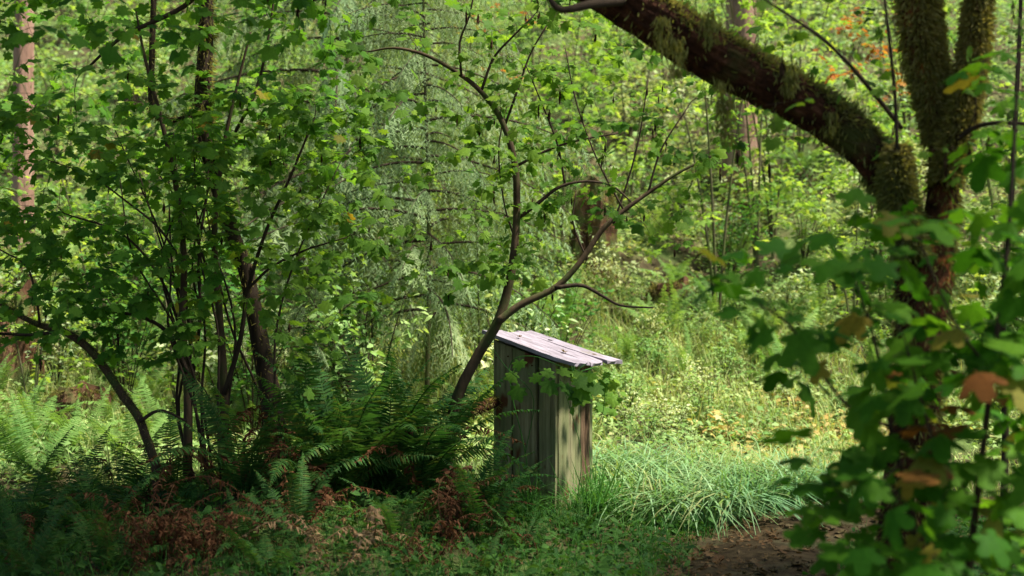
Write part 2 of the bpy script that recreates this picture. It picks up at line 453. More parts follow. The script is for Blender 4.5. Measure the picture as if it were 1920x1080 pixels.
def flat_leaf_mats(pos, size, tilt=0.5, toward=None, r=rng):
    """leaves held roughly level, pointing anywhere"""
    n = len(pos)
    a = r.uniform(0, 2 * math.pi, n)
    d = np.stack([np.cos(a), np.sin(a), r.uniform(-0.55, 0.1, n)], -1)
    if toward is not None: d = d + toward
    nr = np.stack([r.normal(0, tilt, n), r.normal(0, tilt, n) - 0.15, np.ones(n)], -1)
    return mats_from(pos, d, nr, size)

# ------------------------------------------------------------------ tree growing
def px_limb(pts, Y, n=24):
    """limb from (px, py, radius px[, Y]) points at about distance Y"""
    P, R = [], []
    for p in pts:
        y = p[3] if len(p) > 3 else Y
        P.append(at(p[0], p[1], y)); R.append(p[2] / F * y * 0.82)
    return smooth_line(P, R, n)

def wiggle(P, amp, r=rng):
    n = len(P); w = r.normal(0, 1, (n, 3))
    for _ in range(2): w[1:-1] = (w[:-2] + 2 * w[1:-1] + w[2:]) / 4
    env = np.sin(np.linspace(0, math.pi, n))[:, None]
    return P + w * env * amp

def grow(limbs, targets, r=rng, rmax=0.006, kpts=7):
    """twigs from the limbs out to each target point, nearest first; returns list of (P, R)"""
    NP = np.concatenate([l[0][2:] for l in limbs]); NR = np.concatenate([l[1][2:] for l in limbs])
    ND = np.concatenate([frames(l[0])[0][2:] for l in limbs])
    tg = np.asarray(targets, float)
    dmin = np.array([np.min(np.linalg.norm(NP - t, axis=1)) for t in tg])
    twigs = []
    for t in tg[np.argsort(dmin)]:
        v = t - NP; d = np.linalg.norm(v, axis=1) + 1e-6
        cosang = np.einsum('ij,ij->i', v / d[:, None], ND)
        cost = d * (1.35 - 0.55 * cosang) + np.where(v[:, 2] < -0.1, 0.25 * d, 0)
        k = int(np.argmin(cost))
        p0 = NP[k]; L = d[k]
        c = p0 + (unit(ND[k]) * 0.45 + np.array([0, 0, 0.22])) * L * 0.75
        s = np.linspace(0, 1, kpts)[:, None]
        P = (1 - s) ** 2 * p0 + 2 * s * (1 - s) * c + s ** 2 * t
        P = wiggle(P, 0.03 * L, r)
        r0 = min(NR[k] * 0.7, rmax, 0.0022 + 0.004 * L)
        R = np.linspace(r0, max(0.0011, r0 * 0.35), kpts)
        twigs.append((P, R))
        NP = np.concatenate([NP, P[1:]]); NR = np.concatenate([NR, R[1:]]); ND = np.concatenate([ND, frames(P)[0][1:]])
    return twigs

def twig_leaves(twigs, size, pairs=(2, 4), r=rng, span=0.75, tilt=0.35, lean=(0, -0.35, 0), droop=0.35):
    """opposite leaf pairs along the outer part of each twig plus one at the tip"""
    pos, dr, nm, sz = [], [], [], []
    for P, R in twigs:
        T = frames(P)[0]
        L = np.linalg.norm(P[-1] - P[0])
        k = r.integers(pairs[0], pairs[1] + 1)
        k = max(1, min(k, int(1 + L / 0.05)))
        for q in range(k + 1):
            u = 1 - span * q / (k + 1) if q else 1.0
            i = min(len(P) - 1, int(round(u * (len(P) - 1))))
            p = P[i] + r.normal(0, 0.006, 3); t = T[i]
            side = unit(np.cross(t, [0, 0, 1]) + r.normal(0, 0.25, 3))
            ds = [t] if q == 0 else [side + 0.5 * t, -side + 0.5 * t]
            for d in ds:
                d = unit(d) + np.array([0, 0, -droop * r.uniform(0.2, 1.6)])
                pos.append(p); dr.append(d)
                nm.append(np.array([r.normal(0, tilt), r.normal(0, tilt), 1.0]) + np.array(lean))
                sz.append(size * r.choice([r.uniform(0.4, 0.8), r.uniform(0.75, 1.3)]))
    pos = np.array(pos)
    sv = np.array(SUN); q = pos - sv * ((pos[:, 2] - 1.08) / sv[2])[:, None]
    gap = (np.hypot(q[:, 0] - 0.26, q[:, 1] - 9.05) < 0.60) & (pos[:, 2] > 1.1)  # leaves in the sun's line to the lid dropped to keep it lit
    return mats_from(pos, np.array(dr), np.array(nm), np.array(sz))[~gap]

def hang_leaves(root, base, Ms, meshes, protos, merged_mat, limit, name='leaf', stuff='foliage', extra=None):
    """the leaves that show largest become parts of their own, the rest one foliage part"""
    p = Ms[:, :3, 3]
    s = np.linalg.norm(Ms[:, :3, 1], axis=1) / np.maximum(p[:, 1], 0.5)
    vis = np.array([in_frame(q, 10) for q in p])
    order = np.argsort(-(s * vis))
    own = order[:limit]; own = own[vis[own]]
    mask = np.ones(len(Ms), bool); mask[own] = False
    for k in own:
        m = Ms[k].copy(); m[:3, 3] -= base
        lst = meshes
        if extra is not None:
            e = extra(p[k]);  lst = e if e is not None else meshes
        ob(name, lst[k % len(lst)], root, mat=Matrix(m.tolist()))
    if mask.sum() > 0:
        o = ob(stuff, scatter(stuff, protos, Ms[mask], merged_mat, off=base), root)
        o['kind'] = 'stuff'

def region(n, xr, yr, Yr, r=rng, keep=None):
    out = []
    while len(out) < n:
        px, py, Y = r.uniform(*xr), r.uniform(*yr), r.uniform(*Yr)
        if keep is None or keep(px, py): out.append(at(px, py, Y))
    return np.array(out)

def fuzz(limb, n, length, sel, r=rng, hang=0.5, w=0.004):
    """moss blades standing off a limb; sel(normal, u) gives the chance that moss grows"""
    P, R = limb; T, A, B = frames(P)
    out_p, out_d = [], []
    while len(out_p) < n:
        i = r.integers(0, len(P) - 1); f = r.uniform(); a = r.uniform(0, 2 * math.pi)
        nrm = A[i] * math.cos(a) + B[i] * math.sin(a)
        if r.uniform() > sel(nrm, i / len(P)): continue
        p = P[i] * (1 - f) + P[i + 1] * f + nrm * (R[i] * (1 - f) + R[i + 1] * f) * 0.97
        out_p.append(p); out_d.append(nrm * r.uniform(0.4, 1) + np.array([0, 0, -hang * r.uniform(0, 1.5)]) + r.normal(0, 0.35, 3))
    out_p = np.array(out_p); out_d = unit(np.array(out_d))
    return mats_from(out_p, out_d, r.normal(0, 1, (n, 3)), length * r.uniform(0.4, 1.3, n))
MOSSP = [(np.array([(-0.055, 0, 0), (0.055, 0, 0), (0.045, 0.6, 0.08), (0, 1, 0.0), (-0.045, 0.55, -0.06)], float), np.array([(0, 1, 2), (0, 2, 4), (4, 2, 3)]))]

# ------------------------------------------------------------------ weathered wooden box
def wood_mat():
    m, t, o = nt('weathered_wood')
    tc = t.nodes.new('ShaderNodeTexCoord')
    oi = t.nodes.new('ShaderNodeObjectInfo')
    off = t.nodes.new('ShaderNodeVectorMath'); off.operation = 'ADD'
    t.links.new(tc.outputs['Object'], off.inputs[0])
    sc = t.nodes.new('ShaderNodeVectorMath'); sc.operation = 'SCALE'; sc.inputs['Scale'].default_value = 20
    cm = t.nodes.new('ShaderNodeCombineXYZ'); t.links.new(oi.outputs['Random'], cm.inputs[0]); t.links.new(oi.outputs['Random'], cm.inputs[2])
    t.links.new(cm.outputs[0], sc.inputs[0]); t.links.new(sc.outputs[0], off.inputs[1])
    mp = t.nodes.new('ShaderNodeMapping'); mp.inputs['Scale'].default_value = (1, 1, 0.05)
    t.links.new(off.outputs[0], mp.inputs[0])
    g = t.nodes.new('ShaderNodeTexNoise'); g.inputs['Scale'].default_value = 38; g.inputs['Detail'].default_value = 8; g.inputs['Roughness'].default_value = 0.7
    t.links.new(mp.outputs[0], g.inputs['Vector'])
    c = ramp(t, [(0.36, (0.025, 0.018, 0.011)), (0.44, (0.18, 0.14, 0.085)), (0.55, (0.29, 0.235, 0.14)), (0.68, (0.39, 0.33, 0.215))], g.outputs['Fac'])
    # algae and rot patches
    n2 = t.nodes.new('ShaderNodeTexNoise'); n2.inputs['Scale'].default_value = 4; n2.inputs['Detail'].default_value = 6
    mp2 = t.nodes.new('ShaderNodeMapping'); mp2.inputs['Scale'].default_value = (1, 1, 0.45)
    t.links.new(off.outputs[0], mp2.inputs[0]); t.links.new(mp2.outputs[0], n2.inputs['Vector'])
    m1 = t.nodes.new('ShaderNodeMix'); m1.data_type = 'RGBA'
    t.links.new(ramp(t, [(0.38, (0.1, 0.1, 0.1)), (0.58, (0.85, 0.85, 0.85))], n2.outputs['Fac']), m1.inputs['Factor'])
    t.links.new(c, m1.inputs['A']); m1.inputs['B'].default_value = (0.13, 0.145, 0.06, 1)
    n3 = t.nodes.new('ShaderNodeTexNoise'); n3.inputs['Scale'].default_value = 9; n3.inputs['Detail'].default_value = 2
    t.links.new(mp2.outputs[0], n3.inputs['Vector'])
    m2 = t.nodes.new('ShaderNodeMix'); m2.data_type = 'RGBA'
    t.links.new(ramp(t, [(0.62, (0, 0, 0)), (0.68, (1, 1, 1))], n3.outputs['Fac']), m2.inputs['Factor'])
    t.links.new(m1.outputs['Result'], m2.inputs['A']); m2.inputs['B'].default_value = (0.10, 0.035, 0.015, 1)
    p = t.nodes.new('ShaderNodeBsdfPrincipled'); p.inputs['Roughness'].default_value = 0.85; p.inputs['Specular IOR Level'].default_value = 0.2
    t.links.new(m2.outputs['Result'], p.inputs['Base Color'])
    b = t.nodes.new('ShaderNodeBump'); b.inputs['Strength'].default_value = 0.8; b.inputs['Distance'].default_value = 0.008
    t.links.new(g.outputs['Fac'], b.inputs['Height']); t.links.new(b.outputs[0], p.inputs['Normal'])
    t.links.new(p.outputs[0], o.inputs['Surface'])
    return m
M['wood'] = wood_mat()
M['wood_red'] = rough_mat('reddish_split_wood', [(0.38, (0.03, 0.016, 0.010)), (0.5, (0.12, 0.075, 0.045)), (0.65, (0.20, 0.135, 0.085))], 40, (1, 1, 0.06), 0.7, bdist=0.008)
M['lid'] = rough_mat('bleached_lid_wood', [(0.36, (0.16, 0.135, 0.155)), (0.5, (0.225, 0.195, 0.225)), (0.64, (0.275, 0.24, 0.28))], 30, (0.08, 1, 1), 0.4, stops2=(0.60, 0.74, (0.15, 0.13, 0.115)), scale2=7, bdist=0.006)

TH = math.radians(33)
BC = np.array([0.269, 8.75, 0.0]); LU, LV = 0.47, 0.50
u = np.array([math.cos(TH), -math.sin(TH), 0]); v = np.array([math.sin(TH), math.cos(TH), 0])
centre = BC - u * LU / 2 + v * LV / 2
gz = Hs(centre[0], centre[1])
box = thing('wooden_box', (centre[0], centre[1], gz), 'tall weathered grey plank box with a pale slanted lid beside the grass', 'box', rz=-TH)
TOP = lambda lu: 1.118 - gz - (lu + LU / 2) * math.tan(math.radians(15.2))      # wall top at local u

def plank_mesh(w, th, zb, zt0, zt1, seed):
    """upright board: width along local x, thickness y, uneven faces and a few splits"""
    r = np.random.default_rng(seed)
    nxp, nzp = 7, 15
    xs = np.linspace(-w / 2, w / 2, nxp); ss = np.linspace(0, 1, nzp)
    edge0 = np.cumsum(r.normal(0, 0.0010, nzp)); edge1 = np.cumsum(r.normal(0, 0.0010, nzp))
    relief = r.normal(0, 0.0016, nxp)
    F_, B_ = [], []
    for a, s in enumerate(ss):
        for k, x in enumerate(xs):
            f = k / (nxp - 1)
            z = zb + s * ((zt0 * (1 - f) + zt1 * f) - zb)
            if a == 0: z += r.uniform(0, 0.02)
            xx = x + edge0[a] * (1 - f) + edge1[a] * f
            rnd = -0.004 if k in (0, nxp - 1) else 0
            F_.append((xx, -th / 2 - rnd + relief[k] + r.normal(0, 0.0007), z)); B_.append((xx, th / 2, z))
    V = np.array(F_ + B_); n = nxp * nzp
    q = []
    for a in range(nzp - 1):
        for k in range(nxp - 1):
            i = a * nxp + k
            q.append((i, i + 1, i + nxp + 1, i + nxp)); q.append((n + i + 1, n + i, n + i + nxp, n + i + nxp + 1))
        i = a * nxp; j = i + nxp - 1
        q.append((n + i, i, i + nxp, n + i + nxp)); q.append((j, n + j, n + j + nxp, j + nxp))
    for k in range(nxp - 1):
        q.append((n + k, n + k + 1, k + 1, k)); i = (nzp - 1) * nxp + k
        q.append((i, i + 1, n + i + 1, n + i))
    return V, np.array(q)

M['rust'] = rough_mat('rusty_iron', [(0.3, (0.03, 0.012, 0.006)), (0.7, (0.10, 0.04, 0.018))], 60, bump=0.3)
na = np.arange(8) * math.pi / 4
NAIL = mesh('nail', np.concatenate([np.c_[0.005 * np.cos(na), 0.005 * np.sin(na), np.full(8, -0.008)], np.c_[0.005 * np.cos(na), 0.005 * np.sin(na), np.full(8, 0.002)], [[0, 0, 0.0032]]]),
            [np.array([(i, (i + 1) % 8, 8 + (i + 1) % 8, 8 + i) for i in range(8)]), np.array([(8 + i, 8 + (i + 1) % 8, 16) for i in range(8)])], M['rust'])
def wall(along, length, cpos, facing, widths, seed, mats):
    """boards side by side: along = 'u' or 'v' axis, facing = outward sign"""
    tot = sum(widths); x = -length / 2
    for k, w in enumerate(widths):
        w = w / tot * length
        c = x + w / 2; x += w
        th = 0.030 + 0.006 * ((seed + k) % 3)
        if along == 'u':
            lu0, lu1 = c - w / 2, c + w / 2
            t0, t1 = TOP(lu0), TOP(lu1)
            if facing > 0: t0, t1 = t1, t0
        else: t0 = t1 = TOP(cpos)
        V, q = plank_mesh(w - 0.010, th, -0.06, t0 - 0.004, t1 - 0.004, seed * 10 + k)
        if along == 'u':
            rot = 0 if facing < 0 else math.pi
            loc = (c, cpos, 0)
        else:
            rot = math.pi / 2 if facing > 0 else -math.pi / 2
            loc = (cpos, c, 0)
        mt = mats[k % len(mats)]
        po = ob('plank', mesh('plank', V, q, mt), box, mat=Matrix.Translation(loc) @ Matrix.Rotation(rot, 4, 'Z') @ Matrix.Rotation(math.radians([0.2, -0.35, 0.3, -0.2][k % 4]), 4, 'Y'))
        for zz in (0.09, min(t0, t1) - 0.07):
            for sx in (-1, 1):
                n_ = ob('nail', NAIL, po, loc=(sx * (w / 2 - 0.03) + 0.004 * (k - 1), -th / 2 - 0.0035, zz + 0.006 * sx)); n_.rotation_euler = (math.pi / 2, 0, 0)
wall('u', LU, -LV / 2 + 0.018, -1, [0.15, 0.19, 0.13], 1, [M['wood']])
wall('v', LV - 0.085, LU / 2 - 0.018, 1, [0.14, 0.16, 0.12], 2, [M['wood'], M['wood'], M['wood_red']])
wall('u', LU, LV / 2 - 0.018, 1, [0.17, 0.15, 0.15], 3, [M['wood']])
wall('v', LV - 0.085, -LU / 2 + 0.018, -1, [0.15, 0.14, 0.13], 4, [M['wood']])
# lid: boards along the slope with ragged lower ends
lid_root = None
sl = math.radians(15.2)
ux0, ux1 = -LU / 2 - 0.045, LU / 2 + 0.17
vy0, vy1 = -LV / 2 - 0.055, LV / 2 + 0.05
mbl = MB()
frame_z = lambda lu: TOP(lu)
def lid_board(y0, y1, x0, x1, seed, th=0.024):
    r = np.random.default_rng(seed); nxp, nyp = 16, 6
    V = []
    for side in (0, 1):
        for a in range(nxp):
            for k in range(nyp):
                f = a / (nxp - 1); x = x0 + f * (x1 - x0)
                if a == nxp - 1: x += r.uniform(-0.022, 0.012)
                if a == 0: x += r.uniform(-0.006, 0.006)
                y = y0 + k / (nyp - 1) * (y1 - y0) + (r.uniform(-0.003, 0.003) if k in (0, nyp - 1) else 0)
                warp = 0.010 * math.sin(f * 2.5 + seed) * 0.5 + 0.004 * math.cos(k / (nyp - 1) * math.pi * 2) + 0.012 * max(0, f - 0.8) * 5 * (seed % 2 - 0.4)
                z = frame_z(x) + 0.020 - 0.045 * (y + 0.25) + warp + (th if side else 0) + r.normal(0, 0.0006)
                V.append((x, y, z))
    n = nxp * nyp; q = []
    for a in range(nxp - 1):
        for k in range(nyp - 1):
            i = a * nyp + k
            q += [(n + i, n + i + nyp, n + i + nyp + 1, n + i + 1), (i, i + 1, i + nyp + 1, i + nyp)]
        i = a * nyp; j = i + nyp - 1
        q += [(i, i + nyp, n + i + nyp, n + i), (j + nyp, j, n + j, n + j + nyp)]
    for k in range(nyp - 1):
        i = (nxp - 1) * nyp + k
        q += [(k + 1, k, n + k, n + k + 1), (i, i + 1, n + i + 1, n + i)]
    return np.array(V), np.array(q)
ws = [0.0, 0.37, 0.70, 1.0]
lid_e = bpy.data.objects.new('lid', None)
batten = MB()
for s_ in (-1, 1):
    x = s_ * LU * 0.32
    yy = np.array([-LV / 2 + 0.05, LV / 2 - 0.05])
    V = []
    for dx, dz in ((-0.025, -0.03), (0.025, -0.03), (0.025, 0.006), (-0.025, 0.006)):
        for y in yy: V.append((x + dx, y, frame_z(x + dx) + dz))
    batten.add(V, [(0, 1, 3, 2), (2, 3, 5, 4), (4, 5, 7, 6), (6, 7, 1, 0), (0, 2, 4, 6), (1, 7, 5, 3)])
lid_o = ob('lid', batten.build('lid', M['wood']), box)
for k in range(3):
    y0 = vy0 + ws[k] * (vy1 - vy0) + 0.0008; y1 = vy0 + ws[k + 1] * (vy1 - vy0) - 0.0008
    V, q = lid_board(y0, y1, ux0 + [0, .01, -.01][k], ux1 + [0.0, -0.012, 0.01][k], 3 + k)
    ob('board', mesh('board', V, q, M['lid']), lid_o)
bpy.data.objects.remove(lid_e)
# nail heads on the lid boards are left to the wood grain

# ------------------------------------------------------------------ leaning maple beside the box
Yc = 8.62
cb = at(838, 985, Yc); cb[2] = Hs(cb[0], cb[1])
cl = [px_limb([(836, 1000, 19, 8.66), (842, 850, 17, 8.66), (856, 750, 15, 8.65), (895, 668, 13.5), (933, 604, 13), (955, 530, 11.5), (966, 450, 10), (969, 370, 9.5), (964, 300, 8.5), (940, 225, 7.5), (902, 172, 6.5), (860, 138, 5.5), (800, 104, 4.5), (740, 90, 3.5), (690, 97, 2)], Yc, 60),
      px_limb([(933, 604, 11), (975, 572, 9.5), (1040, 540, 8.5), (1085, 495, 7.5), (1130, 430, 7), (1170, 395, 6), (1215, 362, 5), (1270, 325, 4), (1330, 295, 3), (1390, 262, 2)], Yc - 0.05, 40),
      px_limb([(1040, 540, 6), (1090, 535, 5), (1130, 555, 4), (1165, 573, 3), (1225, 577, 2)], Yc - 0.1, 16),
      px_limb([(968, 412, 6), (1010, 380, 5), (1050, 350, 4), (1100, 340, 3.2), (1150, 350, 2.5), (1190, 385, 1.6)], Yc + 0.1, 18),
      px_limb([(967, 312, 4), (1030, 280, 3.2), (1090, 262, 2.6), (1160, 250, 2)], Yc + 0.25, 14),
      px_limb([(902, 172, 4), (925, 110, 3.2), (960, 70, 2.6), (1000, 30, 2)], Yc, 12),
      px_limb([(865, 142, 3.5), (862, 80, 3), (880, 30, 2.4), (890, -20, 2)], Yc - 0.1, 10),
      px_limb([(945, 240, 3.5), (970, 170, 3), (995, 100, 2.4), (1030, 40, 2)], Yc + 0.2, 12)]
# twigs shown upright in the middle
for pts in ([(1060, 350, 3), (1045, 270, 2.4), (1010, 180, 1.8), (985, 120, 1.4)], [(1150, 420, 3), (1180, 330, 2.4), (1200, 250, 2), (1215, 150, 1.4)],
            [(1215, 362, 3), (1240, 280, 2.2), (1290, 200, 1.6)], [(1100, 485, 2.6), (1075, 420, 2), (1080, 360, 1.5)], [(1170, 395, 2.6), (1120, 300, 2.2), (1080, 190, 1.8), (1060, 90, 1.2)],
            [(966, 450, 3), (945, 380, 2.4), (935, 280, 2), (950, 200, 1.4)]):
    cl.append(px_limb(pts, Yc + rng.uniform(-0.15, 0.3), 12))
ct = thing('vine_maple', cb, 'slender forked maple leaning across the left corner of the slanted lid', 'tree')
tm = MB()
for k in range(2): tm.tube(cl[k][0], cl[k][1] * 0.9, 10)
ob('trunk', tm.build('trunk', M['stem'], True, cb), ct)
for l in cl[2:]:
    bm_ = MB(); bm_.tube(*l, 6); ob('branch', bm_.build('branch', M['twig'], True, cb), ct)
bl = px_limb([(846, 790, 15, 8.66), (868, 772, 17, 8.72), (895, 766, 15, 8.8), (930, 752, 13, 8.92)], 8.8, 12)
mb = MB(); mb.tube(*bl, 9); ob('broken_limb', mb.build('broken_limb', M['bark'], True, cb), ct)
mo = ob('moss', scatter('moss', MOSSP, fuzz(bl, 900, 0.03, lambda n_, u_: 0.4 + 0.6 * max(0, n_[2])), M['moss'], off=cb), ct); mo['kind'] = 'stuff'
def keep_c(px, py):
    if py > 560 - 0.0 * px and px > 900: return False
    if px > 1050 and py > 470: return False
    if px < 880: return rng.uniform() < 0.40
    if px > 1300 and py > 330: return False
    return True
tg = region(450, (650, 1400), (-60, 560), (7.9, 9.6), keep=keep_c)
tw = grow(cl, tg)
tm = MB()
for P, R in tw: tm.tube(P, R, 4, False)
o = ob('twigs', tm.build('twigs', M['twig'], True, cb), ct); o['kind'] = 'stuff'
Ms = twig_leaves(tw, 0.110, (1, 3), tilt=0.42, lean=(0, -0.42, 0))
hang_leaves(ct, cb, Ms, LM['maple'], VINE, M['maple'], 300)
# hanging dry seed clusters
def seed_cluster(seed):
    r = np.random.default_rng(seed); V, Tt, n = [], [], 0
    for k in range(5):
        a = r.uniform(0, 6.28); L = r.uniform(0.5, 1.0); w = 0.11
        d = np.array([math.cos(a) * 0.18, math.sin(a) * 0.18, -1.0]); s = np.array([-math.sin(a), math.cos(a), 0]) * w
        b = np.array([0, 0, -0.15 * k])
        V += [b, b + d * L * .5 + s, b + d * L * .5 - s, b + d * L]; Tt += [(n, n + 1, n + 2), (n + 1, n + 3, n + 2)]; n += 4
    V += [(-.02, 0, .3), (.02, 0, .3), (0, 0, -.9)]; Tt += [(n, n + 1, n + 2)]
    return np.array(V, float), np.array(Tt)
SEEDM = [mesh('seed_cluster', *seed_cluster(s), M['seed']) for s in (1, 2, 3)]
def hang_seeds(root, base, twigs, n, s=0.06):
    for k in range(n):
        P, R = twigs[rng.integers(0, len(twigs))]
        p = P[rng.integers(2, len(P))] - base - np.array([0, 0, 0.3 * s])
        e = ob('seed_cluster', SEEDM[k % 3], root, loc=p); e.rotation_euler = (0, 0, rng.uniform(0, 6)); e.scale = (s * rng.uniform(.7, 1.3),) * 3
hang_seeds(ct, cb, tw, 70)

# ------------------------------------------------------------------ mossy big maple with the arching trunk
Ym = 6.0
mbase = at(1695, 1195, Ym); mbase[2] = Hs(mbase[0], mbase[1])
arch = px_limb([(900, -260, 50, 6.3), (1000, -150, 56, 6.25), (1105, -55, 60, 6.2), (1205, 20, 57, 6.15), (1310, 88, 56, 6.1), (1420, 148, 54, 6.08), (1520, 202, 51, 6.05), (1600, 258, 46), (1655, 330, 38), (1700, 430, 38), (1722, 600, 48), (1715, 800, 54), (1706, 1000, 66), (1698, 1150, 86), (1695, 1215, 105)], Ym, 130)
up1 = px_limb([(1670, -420, 38, 6.1), (1695, -200, 38, 6.05), (1718, -20, 40), (1730, 90, 39), (1748, 180, 33), (1764, 260, 30), (1768, 350, 33), (1760, 440, 37), (1745, 560, 42), (1725, 700, 46)], 5.95, 60)
up2 = px_limb([(1870, -400, 20, 5.8), (1850, -200, 22, 5.8), (1835, -10, 23), (1826, 90, 25), (1808, 190, 27), (1788, 270, 28), (1772, 340, 26)], 5.85, 40)
stub = px_limb([(1684, 270, 14), (1682, 310, 26), (1682, 350, 33), (1692, 410, 34), (1710, 480, 32)], 5.85, 18)
mt = thing('mossy_maple', mbase, 'big mossy maple whose dark trunk arches across the upper right', 'tree')
def bark_tube(nm, limb, sides, seed, amp=0.065, m='bark'):
    r = np.random.default_rng(seed); ph = r.uniform(0, 6.28, 12)
    def bump(i, a):
        i = i[:, None]; a = a[None]
        return 1 + amp * (0.7 * np.sin(3 * a + 0.11 * i + ph[0]) * np.sin(0.17 * i + ph[1]) + 0.5 * np.sin(13 * a + 0.35 * np.sin(0.5 * i + ph[2]) * 4) + 0.45 * np.sin(34 * a + 0.8 * np.sin(0.27 * i + ph[6]) * 4) + 0.4 * np.sin(21 * a + 0.9 * np.sin(0.33 * i + ph[3]) * 3 + ph[4]) + 0.35 * np.sin(1.1 * i + 3 * a + ph[5]) + r.normal(0, 0.18, (len(i), a.shape[1])))
    V, q, t = tube(limb[0], limb[1], sides, True, bump)
    b = MB(); b.add(V, q, t)
    return ob(nm, b.build(nm, M[m], True, mbase), mt)
bark_tube('trunk', arch, 96, 3)
M['bark_red'] = rough_mat('rotting_orange_bark', [(0.32, (0.015, 0.008, 0.005)), (0.5, (0.08, 0.032, 0.016)), (0.72, (0.20, 0.075, 0.03))], 14, (1, 1, 1), 0.9, stops2=(0.54, 0.62, (0.36, 0.12, 0.035)), scale2=7, bdist=0.03)
bark_tube('trunk', up1, 36, 4, m='bark_red')
bark_tube('trunk', up2, 28, 5)
bark_tube('broken_limb', stub, 24, 6)
ms_ = [fuzz(arch, 15000, 0.042, lambda n_, u_: (max(0, n_[2] - 0.15) ** 1.1 * (0.5 + 0.5 * math.sin(u_ * 60 + 9 * n_[1])) + 0.012) if u_ < 0.55 else 0.10 + 0.12 * max(0, n_[0]), hang=0.8),
       fuzz(up1, 24000, 0.045, lambda n_, u_: (0.9 if u_ < 0.54 else 0.07) * (0.6 + 0.4 * n_[0]), hang=1.0),
       fuzz(up2, 16000, 0.042, lambda n_, u_: 0.9 if u_ < 0.75 else 0.5, hang=1.0),
       fuzz(stub, 8000, 0.042, lambda n_, u_: 0.95, hang=1.0)]
# hanging tufts under and along the arching trunk
tuft = []
for px, py, L in ((1268, 70, 0.16), (1352, 150, 0.22), (1330, 20, 0.14), (1480, 130, 0.10), (1240, 30, .14), (1560, 210, .1), (1362, 180, .2)):
    p = at(px, py, 5.93)
    n_ = 160
    q = p + np.c_[rng.normal(0, 0.018, n_), rng.normal(0, 0.02, n_), -rng.uniform(0, 1, n_) ** 1.3 * L]
    tuft.append(mats_from(q, np.c_[rng.normal(0, .4, n_), rng.normal(0, .4, n_), -np.ones(n_)], rng.normal(0, 1, (n_, 3)), 0.04))
o = ob('moss', scatter('moss', MOSSP, np.concatenate(ms_ + tuft), M['moss'], off=mbase), mt); o['kind'] = 'stuff'
# its crown above the frame and leafy side twigs inside it
mtop = [px_limb([(1690, -420, 40, 6.1), (1640, -700, 30, 6.3), (1500, -1000, 20, 6.6), (1400, -1400, 8, 7)], 6, 20),
        px_limb([(1860, -400, 22, 5.8), (1930, -700, 16, 5.7), (2050, -1100, 8, 5.6)], 6, 16),
        px_limb([(900, -260, 50, 6.3), (700, -460, 34, 6.5), (400, -700, 24, 6.8), (100, -1000, 8, 7)], 6, 20)]
b = MB()
for l in mtop: b.tube(*l, 10)
ob('limb', b.build('limb', M['bark'], True, mbase), mt)
side = [px_limb([(1690, 240, 6, 5.7), (1650, 190, 5.5, 5.6), (1600, 130, 5, 5.5), (1545, 75, 4.5, 5.5), (1480, 30, 3.5, 5.5), (1420, -10, 3, 5.5)], 5.6, 18),
        px_limb([(1682, 280, 5, 5.5), (1678, 180, 4.5, 5.5), (1668, 80, 4, 5.45), (1655, -30, 3, 5.4)], 5.5, 14),
        px_limb([(1790, 265, 6, 5.8), (1830, 238, 5.5, 5.7), (1880, 230, 5, 5.6), (1960, 236, 4, 5.5)], 5.7, 12),
        px_limb([(1180, 0, 14, 6.1), (1110, 8, 11, 5.95), (1050, 18, 8, 5.9), (1020, -20, 5, 5.9)], 5.9, 12)]
for l in side:
    b = MB(); b.tube(*l, 7); ob('branch', b.build('branch', M['twig'], True, mbase), mt)
tw1 = grow(side[:3], np.concatenate([region(26, (1380, 1660), (-40, 330), (5.4, 6.6)), region(20, (1790, 1960), (-40, 420), (5.3, 6.5))]))
tw2 = grow(mtop, np.concatenate([region(120, (200, 1900), (-1500, -260), (5.2, 8.2)), region(50, (200, 1000), (-1100, -200), (6, 7.6))]), rmax=0.01)
b = MB()
for P, R in tw1 + tw2: b.tube(P, R, 4, False)
o = ob('twigs', b.build('twigs', M['twig'], True, mbase), mt); o['kind'] = 'stuff'
Ms = np.concatenate([twig_leaves(tw1, 0.085, (1, 2)), twig_leaves(tw2, 0.17, (3, 5), span=0.9)])
hang_leaves(mt, mbase, Ms, LM['maple'], VINE_LOW, M['maple'], 160)
hang_seeds(mt, mbase, tw1, 16, 0.08)

